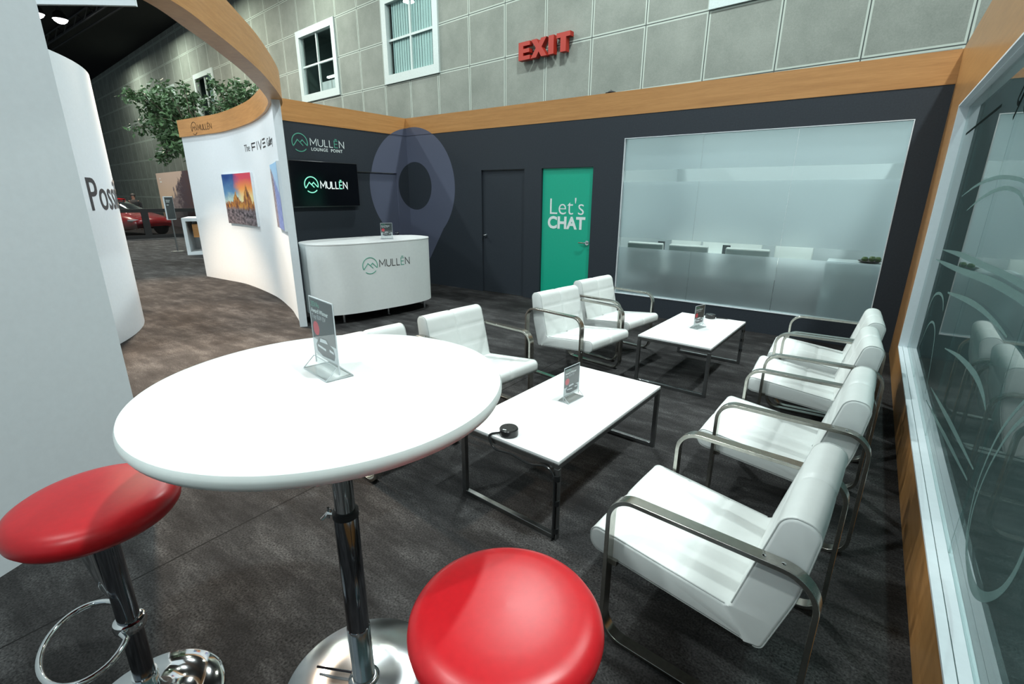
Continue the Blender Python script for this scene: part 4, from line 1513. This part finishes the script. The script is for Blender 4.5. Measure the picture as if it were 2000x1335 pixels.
m = MB()
m.bbox(0.276, 0.296, -0.29, 0.29, 0.296, 0.316)
m.build('crossbar', M['nickel'], ch, smooth=False)
MB().bbox(-0.225, -0.195, -0.29, 0.29, AH - 0.022, AH - 0.010).build('crossbar', M['nickel'], ch, smooth=False)
ch.location = (-0.607, -4.556, 0)
ch.rotation_euler = (0, 0, PI - math.radians(3.6))
ch['label'] = 'white leather armchair by the glass wall, at the red stool end of its row'
dup(ch, 'white leather armchair by the glass wall, second from the red stools', (-0.520, -3.525, 0), PI - math.radians(1.5))
dup(ch, 'white leather armchair by the glass wall, second from the frosted window', (-0.488, -2.540, 0), PI + math.radians(2.5))
dup(ch, 'white leather armchair by the glass wall, touching distance from the frosted window', (-0.474, -1.870, 0), PI + math.radians(2.5))
dup(ch, 'white leather armchair in front of the green door, touching the frosted window', (-2.410, -1.655, 0), math.radians(-9))
dup(ch, 'white leather armchair before the green door, between two others of its row', (-2.400, -2.430, 0), math.radians(-9))
dup(ch, 'white leather armchair half hidden by the round bar table, seat showing', (-2.585, -3.635, 0), math.radians(-6))
dup(ch, 'white leather armchair behind the round bar table with only its back top showing', (-2.620, -4.390, 0), math.radians(-6))

# ------------------------------------------------------------------ meeting room furniture
ct = thing('conference_table', 'long white meeting table seen through the frosted window', 'table', (-1.95, 1.92, 0))
MB().bbox(-1.35, 1.55, -0.42, 0.42, 0.605, 0.64).build('tabletop', M['whitegloss'], ct, bevel=0.004)
for x in (-1.0, 1.2):
    MB().bbox(x - 0.05, x + 0.05, -0.30, 0.30, 0.0, 0.605).build('leg', M['steel'], ct, smooth=False)
cc = thing('conference_chair', '', 'chair', (0, 0, 0), 0, 'white chairs round the meeting table')
MB().bbox(-0.25, 0.25, -0.25, 0.25, 0.42, 0.50).build('seat', M['leather'], cc, bevel=0.03, seg=3)
m = MB()
m.add([(x, y, z) for x in (-0.27, 0.27) for y, z in ((-0.20, 0.46), (-0.27, 0.90), (-0.33, 0.88), (-0.27, 0.44))], [(0, 1, 2, 3), (4, 5, 6, 7), (0, 1, 5, 4), (1, 2, 6, 5), (2, 3, 7, 6), (3, 0, 4, 7)])
m.build('backrest', M['leather'], cc, bevel=0.018, seg=3)
MB().cyl((0, 0, 0.04), (0, 0, 0.42), 0.03, 14).build('column', M['steel'], cc)
MB().lathe([(0.26, 0), (0.26, 0.015), (0.05, 0.04), (0, 0.04)], 28).build('base', M['steel'], cc)
cc['label'] = 'white meeting chair behind the frosted glass, near side of the table towards the green door'
cc.location = (-3.05, 1.15, 0)
dup(cc, 'white meeting chair behind the frosted glass, back to us under the first pane joint', (-2.42, 1.15, 0))
dup(cc, 'white meeting chair behind the frosted glass, back to us in the middle pane', (-1.65, 1.15, 0))
dup(cc, 'white meeting chair across the meeting table, beside the first dark card', (-3.10, 2.75, 0), PI)
dup(cc, 'white meeting chair across the meeting table, at the first pane joint', (-2.62, 3.42, 0), PI + 0.3)
dup(cc, 'white meeting chair across the meeting table, behind the second dark card', (-2.08, 2.70, 0), PI)
dup(cc, 'white meeting chair across the meeting table, at the second pane joint', (-1.32, 2.55, 0), PI)
for i, (x, y, l_) in enumerate(((-3.12, 1.75, 'small dark card standing on the meeting table towards the green door'), (-2.11, 1.75, 'small dark card standing on the meeting table in the middle pane'))):
    tag(MB().add([], []) or MB().bbox(-0.055, 0.055, -0.01, 0.01, 0, 0.20).build('table_card', M['poster'], None, smooth=False, loc=(x, y, 0.64)), l_, 'card', 'dark cards on the meeting table')
fd = thing('fruit_dish', 'shallow dark dish seen through the clear strip at the edge of the frosted window', 'dish', (-0.33, 0.42, 0.86))
MB().lathe([(0.0, 0.0), (0.07, 0.0), (0.11, 0.022), (0.108, 0.026), (0.068, 0.006), (0.0, 0.006)], 28).build('bowl', M['dish'], fd)
for i, (x, y, z, l_) in enumerate(((0.02, 0.0, 0.045, 'green fruit on top of the dark dish'), (-0.045, 0.01, 0.036, 'green fruit on the rim side of the dark dish towards the pane joint'), (0.07, 0.02, 0.040, 'green fruit on the dark dish beside the window edge'))):
    tag(MB().lathe([(0.0, -0.032), (0.018, -0.027), (0.031, -0.008), (0.032, 0.008), (0.020, 0.026), (0.006, 0.028), (0.0, 0.024)], 18).build('fruit', M['fruit'], None, loc=(-0.33 + x, 0.42 + y, 0.86 + z)), l_, 'fruit', 'green fruit in the dish')
pd = thing('side_cabinet', 'pale side cabinet under the fruit dish behind the frosted glass', 'cabinet', (-0.40, 0.42, 0))
MB().bbox(-0.32, 0.32, -0.22, 0.22, 0.05, 0.86).build('body', M['roomwall'], pd, bevel=0.004)
MB().bbox(-0.30, 0.30, -0.20, 0.20, 0.0, 0.05).build('plinth', M['blackmatt'], pd, smooth=False)

# ------------------------------------------------------------------ background beyond the aisle
# white display counter
ctr = thing('display_counter', 'white open display counter with timber box past the curved wall', 'counter', (-14.98, -0.17, 0), math.radians(61))
m = MB()
m.bbox(-0.55, 0.55, -0.55, 0.55, 0.86, 0.94)
m.bbox(-0.55, -0.47, -0.55, 0.55, 0.0, 0.86)
m.bbox(0.47, 0.55, -0.55, 0.55, 0.0, 0.86)
m.bbox(-0.47, 0.47, -0.55, 0.55, 0.0, 0.08)
m.bbox(-0.47, 0.47, 0.45, 0.55, 0.08, 0.86)
m.build('carcass', M['white'], ctr, smooth=False)
MB().bbox(-0.36, 0.47, -0.40, 0.44, 0.44, 0.78).build('timber_box', M['woodring'], ctr, smooth=False)
MB().bbox(-0.10, 0.55, -0.2, 0.5, 0.94, 1.02).build('raised_top', M['white'], ctr, smooth=False)

# poster on a pole
sp = thing('poster_stand', 'narrow dark poster on a steel pole stand in the aisle', 'sign', (-15.9, -0.73, 0), math.radians(112))
MB().lathe([(0.16, 0), (0.16, 0.012), (0.03, 0.02), (0.0, 0.02)], 28).build('base', M['steel'], sp)
MB().cyl((0, 0, 0.02), (0, 0, 0.95), 0.018, 12).build('pole', M['steel'], sp)
MB().bbox(-0.128, 0.128, -0.02, 0.02, 0.86, 1.47).build('frame', M['white'], sp, smooth=False)
MB().bbox(-0.12, 0.12, -0.024, -0.0205, 0.88, 1.45).build('poster', M['poster'], sp, smooth=False)
m = MB()
for z, l_ in ((1.36, 0.12), (1.32, 0.10), (1.24, 0.06)):
    m.bbox(-0.09, -0.09 + l_, -0.026, -0.0242, z, z + 0.018)
m.build('printed_line', M['vinylgrey'], sp, smooth=False)

# glass barrier
ba, bb_ = Vector((-21.62, -3.4, 0)), Vector((-21.05, 2.2, 0))
bd = (bb_ - ba).normalized()
bl_ = (bb_ - ba).length
bar = thing('glass_barrier', 'low black framed glass barrier in front of the red car', 'barrier', tuple(ba), math.atan2(bd.y, bd.x))
k = 3
for i in range(k):
    a, b = bl_ * i / k, bl_ * (i + 1) / k
    m = MB()
    m.bbox(a, b, -0.05, 0.05, 0.0, 0.12)
    m.bbox(a, b, -0.05, 0.05, 0.90, 1.02)
    m.bbox(a, a + 0.10, -0.05, 0.05, 0.12, 0.90)
    m.bbox(b - 0.10, b, -0.05, 0.05, 0.12, 0.90)
    f_ = m.build('panel_frame', M['blackmatt'], bar, smooth=False)
    MB().bbox(a + 0.1, b - 0.1, -0.006, 0.006, 0.12, 0.90).build('glass_panel', M['smoked'], f_, smooth=False)

# red car, nose towards +y
car = thing('car', 'red low car behind the glass barrier, mostly hidden by the white drum', 'car', (-24.27, 0.20, 0), math.radians(-75))


def car_loft(stations):
    m = MB()
    vs, fs = [], []
    k = None
    for y, pts in stations:
        full = [(x, z) for x, z in pts] + [(-x, z) for x, z in reversed(pts)]
        k = len(full)
        vs += [(x, y, z) for x, z in full]
    n = len(stations)
    for i in range(n - 1):
        for j in range(k - 1):
            fs.append((i * k + j, i * k + j + 1, (i + 1) * k + j + 1, (i + 1) * k + j))
    m.add(vs, fs)
    m.f.append(tuple(range(k)))
    m.f.append(tuple((n - 1) * k + j for j in reversed(range(k))))
    return m


def body_sec(wd, z0, z1, zt):
    return [(wd * 0.80, z0), (wd * 0.97, z0 + 0.08), (wd, (z0 + z1) / 2), (wd * 0.93, z1), (wd * 0.60, zt), (0.001, zt + 0.02)]


st_ = [(-2.25, body_sec(0.70, 0.42, 0.78, 0.88)), (-2.1, body_sec(0.82, 0.30, 0.84, 0.97)), (-1.4, body_sec(0.92, 0.22, 0.86, 0.98)), (-0.4, body_sec(0.92, 0.20, 0.84, 0.95)), (0.6, body_sec(0.92, 0.20, 0.82, 0.93)), (1.4, body_sec(0.92, 0.22, 0.76, 0.86)), (2.0, body_sec(0.86, 0.26, 0.66, 0.74)), (2.35, body_sec(0.72, 0.32, 0.58, 0.63)), (2.45, body_sec(0.55, 0.38, 0.52, 0.55))]
cb = car_loft(st_).build('body', M['car'], car, angle=60)


def cab_sec(wb, wt, z0, z1):
    return [(wb, z0), (wb * 0.98, z0 + 0.04), (wt, z1 - 0.05), (wt * 0.80, z1), (0.001, z1 + 0.02)]


car_loft([(-1.75, cab_sec(0.70, 0.55, 0.90, 0.98)), (-1.2, cab_sec(0.78, 0.60, 0.90, 1.22)), (-0.5, cab_sec(0.80, 0.62, 0.90, 1.34)), (0.1, cab_sec(0.80, 0.62, 0.90, 1.30)), (0.6, cab_sec(0.79, 0.62, 0.88, 1.12)), (1.15, cab_sec(0.76, 0.66, 0.82, 0.90))]).build('glasshouse', M['carglass'], car, angle=50)
car_loft([(-1.2, cab_sec(0.50, 0.46, 1.215, 1.245)), (-0.5, cab_sec(0.56, 0.50, 1.33, 1.365)), (0.12, cab_sec(0.55, 0.50, 1.29, 1.325))]).build('roof', M['car'], car, angle=50)
for sx_ in (-1, 1):
    for y in (-1.45, 1.45):
        wm = Matrix.Translation((sx_ * 0.82, y, 0.33)) @ Matrix.Rotation(PI / 2, 4, 'Y')
        wh = MB().lathe([(0.20, -0.10), (0.31, -0.10), (0.33, -0.06), (0.33, 0.06), (0.31, 0.10), (0.20, 0.10)], 28, mtx=wm).build('wheel', M['rubber'], car)
        MB().lathe([(0.0, -0.09), (0.20, -0.09), (0.20, 0.09), (0.0, 0.09)], 20, mtx=wm).build('rim', M['steel'], wh)
    MB().box((sx_ * 0.62, 2.22, 0.60), (0.30, 0.20, 0.07)).build('headlamp', M['vinylwhite'], car, bevel=0.02)

# mountain mural panel
mu0, mu1 = Vector((-30.0, 3.9, 0)), Vector((-23.6, 3.15, 0))
mdv = (mu1 - mu0).normalized()
mn = Vector((mdv.y, -mdv.x, 0))
mural = thing('mural_panel', 'large mural of a dark mountain under a hazy sky behind the car', 'mural', tuple(mu0), 0)
ln = (mu1 - mu0).length
mfn = plane_fn((0, 0, 0), mdv, (0, 0, 1), mn)
m = MB()
m.prism([(0, 0), (ln, 0), (ln, 2.5), (0, 2.5)], lambda u, v, w_: mfn(u, v, w_ - 0.12), 0.11)
m.build('backing', M['white'], mural, smooth=False)
uv_sheet('printed_face', lambda u, v, w_: mfn(u, v, 0.0), 0, ln, 0.0, 2.5, 2, canvas_mat('picture_mountain', 'mural'), mural)
m = MB()
for z, l_ in ((2.20, 0.20), (2.05, 0.34)):
    m.prism([(0.55, z), (0.55 + l_, z), (0.55 + l_, z + 0.07), (0.55, z + 0.07)], mfn, 0.004)
m.build('small_printed_line', M['vinylgrey'], mural, smooth=False)

# person behind the car: skinned body
pe = thing('person', 'person in dark clothes standing behind the red car, only head and shoulders showing', 'person', (-26.6, 1.72, 0), math.radians(60))
pe.scale = (0.9, 0.9, 0.9)
me = bpy.data.meshes.new('body')
J = [(0, 0, 0.92, 0.15), (0, 0, 1.12, 0.14), (0, 0, 1.30, 0.16), (0, 0, 1.40, 0.075), (0, -0.005, 1.47, 0.06), (0, -0.015, 1.56, 0.085), (0, -0.01, 1.64, 0.08),
     (0.17, 0, 1.33, 0.065), (0.21, 0.01, 1.05, 0.05), (0.22, -0.03, 0.80, 0.036), (0.22, -0.05, 0.72, 0.03), (-0.17, 0, 1.33, 0.065), (-0.21, 0.01, 1.05, 0.05), (-0.22, -0.03, 0.80, 0.036), (-0.22, -0.05, 0.72, 0.03),
     (0.09, 0, 0.82, 0.095), (0.10, -0.01, 0.47, 0.065), (0.10, 0.02, 0.08, 0.045), (0.10, -0.12, 0.03, 0.035), (-0.09, 0, 0.82, 0.095), (-0.10, -0.01, 0.47, 0.065), (-0.10, 0.02, 0.08, 0.045), (-0.10, -0.12, 0.03, 0.035)]
Ed = [(0, 1), (1, 2), (2, 3), (3, 4), (4, 5), (5, 6), (2, 7), (7, 8), (8, 9), (9, 10), (2, 11), (11, 12), (12, 13), (13, 14), (0, 15), (15, 16), (16, 17), (17, 18), (0, 19), (19, 20), (20, 21), (21, 22)]
me.from_pydata([j[:3] for j in J], Ed, [])
bo = bpy.data.objects.new('body', me)
COL.objects.link(bo)
bo.parent = pe
sk = bo.modifiers.new('skin', 'SKIN')
for i, j in enumerate(J):
    me.skin_vertices[0].data[i].radius = (j[3], j[3])
me.skin_vertices[0].data[0].use_root = True
bo.modifiers.new('sub', 'SUBSURF').render_levels = 2
me.materials.append(M['skin'])
m = MB()
m.lathe([(0.0, 0.90), (0.19, 0.90), (0.185, 1.10), (0.205, 1.28), (0.15, 1.385), (0.075, 1.43), (0.0, 1.43)], 20)
for sg in (-1, 1):
    m.tube([(sg * 0.15, 0, 1.335), (sg * 0.225, 0.005, 1.22), (sg * 0.225, 0.01, 1.05), (sg * 0.225, -0.03, 0.80)], 0.07, 12, upv=Vector((0, 1, 0)), scales=[1, 1, 0.85, 0.65])
    m.tube([(sg * 0.09, 0, 0.95), (sg * 0.10, -0.01, 0.47), (sg * 0.10, 0.02, 0.06)], 0.105, 12, upv=Vector((0, 1, 0)), scales=[1, 0.85, 0.7])
m.build('clothes', M['cloth'], pe)
m = MB()
m.lathe([(0.0, -0.05), (0.095, -0.045), (0.105, 0.01), (0.09, 0.07), (0.05, 0.105), (0.0, 0.115)], 18, c=(0, 0.015, 1.60))
m.build('hair', M['hair'], pe)


# ficus trees behind the curved wall
def ficus(label, base, crown, spread, nleaf, seed):
    rnd = random.Random(seed)
    t_ = thing('ficus_tree', label, 'tree', (base[0], base[1], 0), 0, 'ficus trees behind the curved wall')
    MB().lathe([(0.20, 0), (0.26, 0.40), (0.27, 0.42), (0.24, 0.42), (0.22, 0.36), (0.0, 0.36)], 28).build('planter', M['pot'], t_)
    m = MB()
    tips = []
    top = crown[2] - base[2] if False else crown[2]
    cx_, cy_ = crown[0] - base[0], crown[1] - base[1]
    m.tube([(0, 0, 0.3), (0.03, 0.02, 1.2), (cx_ * 0.4, cy_ * 0.4, 2.1), (cx_ * 0.8, cy_ * 0.8, top)], 0.035, 8, scales=[1.3, 1, 0.8, 0.4])
    for i in range(46):
        a = rnd.uniform(0, 2 * PI)
        r = spread[0] * rnd.uniform(0.25, 1.0)
        z1 = top + spread[1] * rnd.uniform(-0.9, 0.9)
        p0 = Vector((cx_ * 0.5, cy_ * 0.5, 2.0 + rnd.uniform(-0.2, 0.5)))
        p2 = Vector((cx_ + r * math.cos(a), cy_ + r * math.sin(a), z1))
        p1 = p0.lerp(p2, 0.55) + Vector((0, 0, 0.18))
        p3 = p2 + (p2 - p1) * 0.35 + Vector((0, 0, -0.14 * rnd.random()))
        m.tube(spline([p0, p1, p2, p3], 4), 0.008, 5)
        tips.append((p1, p2, p3))
    m.build('trunk', M['bark'], t_)
    lv = MB()
    for i in range(nleaf):
        p1, p2, p3 = rnd.choice(tips)
        q = p1.lerp(p2, rnd.random()) if rnd.random() < 0.45 else p2.lerp(p3, rnd.random() * 1.15)
        q = q + Vector((rnd.gauss(0, 0.07), rnd.gauss(0, 0.07), rnd.gauss(0, 0.06)))
        d = Vector((rnd.gauss(0, 1), rnd.gauss(0, 1), rnd.gauss(-0.5, 0.6))).normalized()
        s_ = d.cross(Vector((rnd.gauss(0, 1), rnd.gauss(0, 1), rnd.gauss(0, 1)))).normalized()
        L = rnd.uniform(0.08, 0.14)
        nrm = s_.cross(d)
        a, b, c, e = q, q + d * L * 0.5 + s_ * L * 0.24 + nrm * 0.006, q + d * L, q + d * L * 0.5 - s_ * L * 0.24 + nrm * 0.006
        lv.add([a, b, c, e], [(0, 1, 2), (0, 2, 3)])
    lv.build('foliage', M['leafd'], t_, smooth=False)
    return t_


ficus('ficus tree spilling past the far end of the curved timber band', (-12.0, -0.85, 0), (-12.85, -1.46, 3.0), (0.55, 0.70), 3600, 3)
ficus('ficus tree rising above the middle of the curved timber band', (-11.9, 0.60, 0), (-12.6, 0.0, 3.36), (0.66, 0.56), 4200, 9)
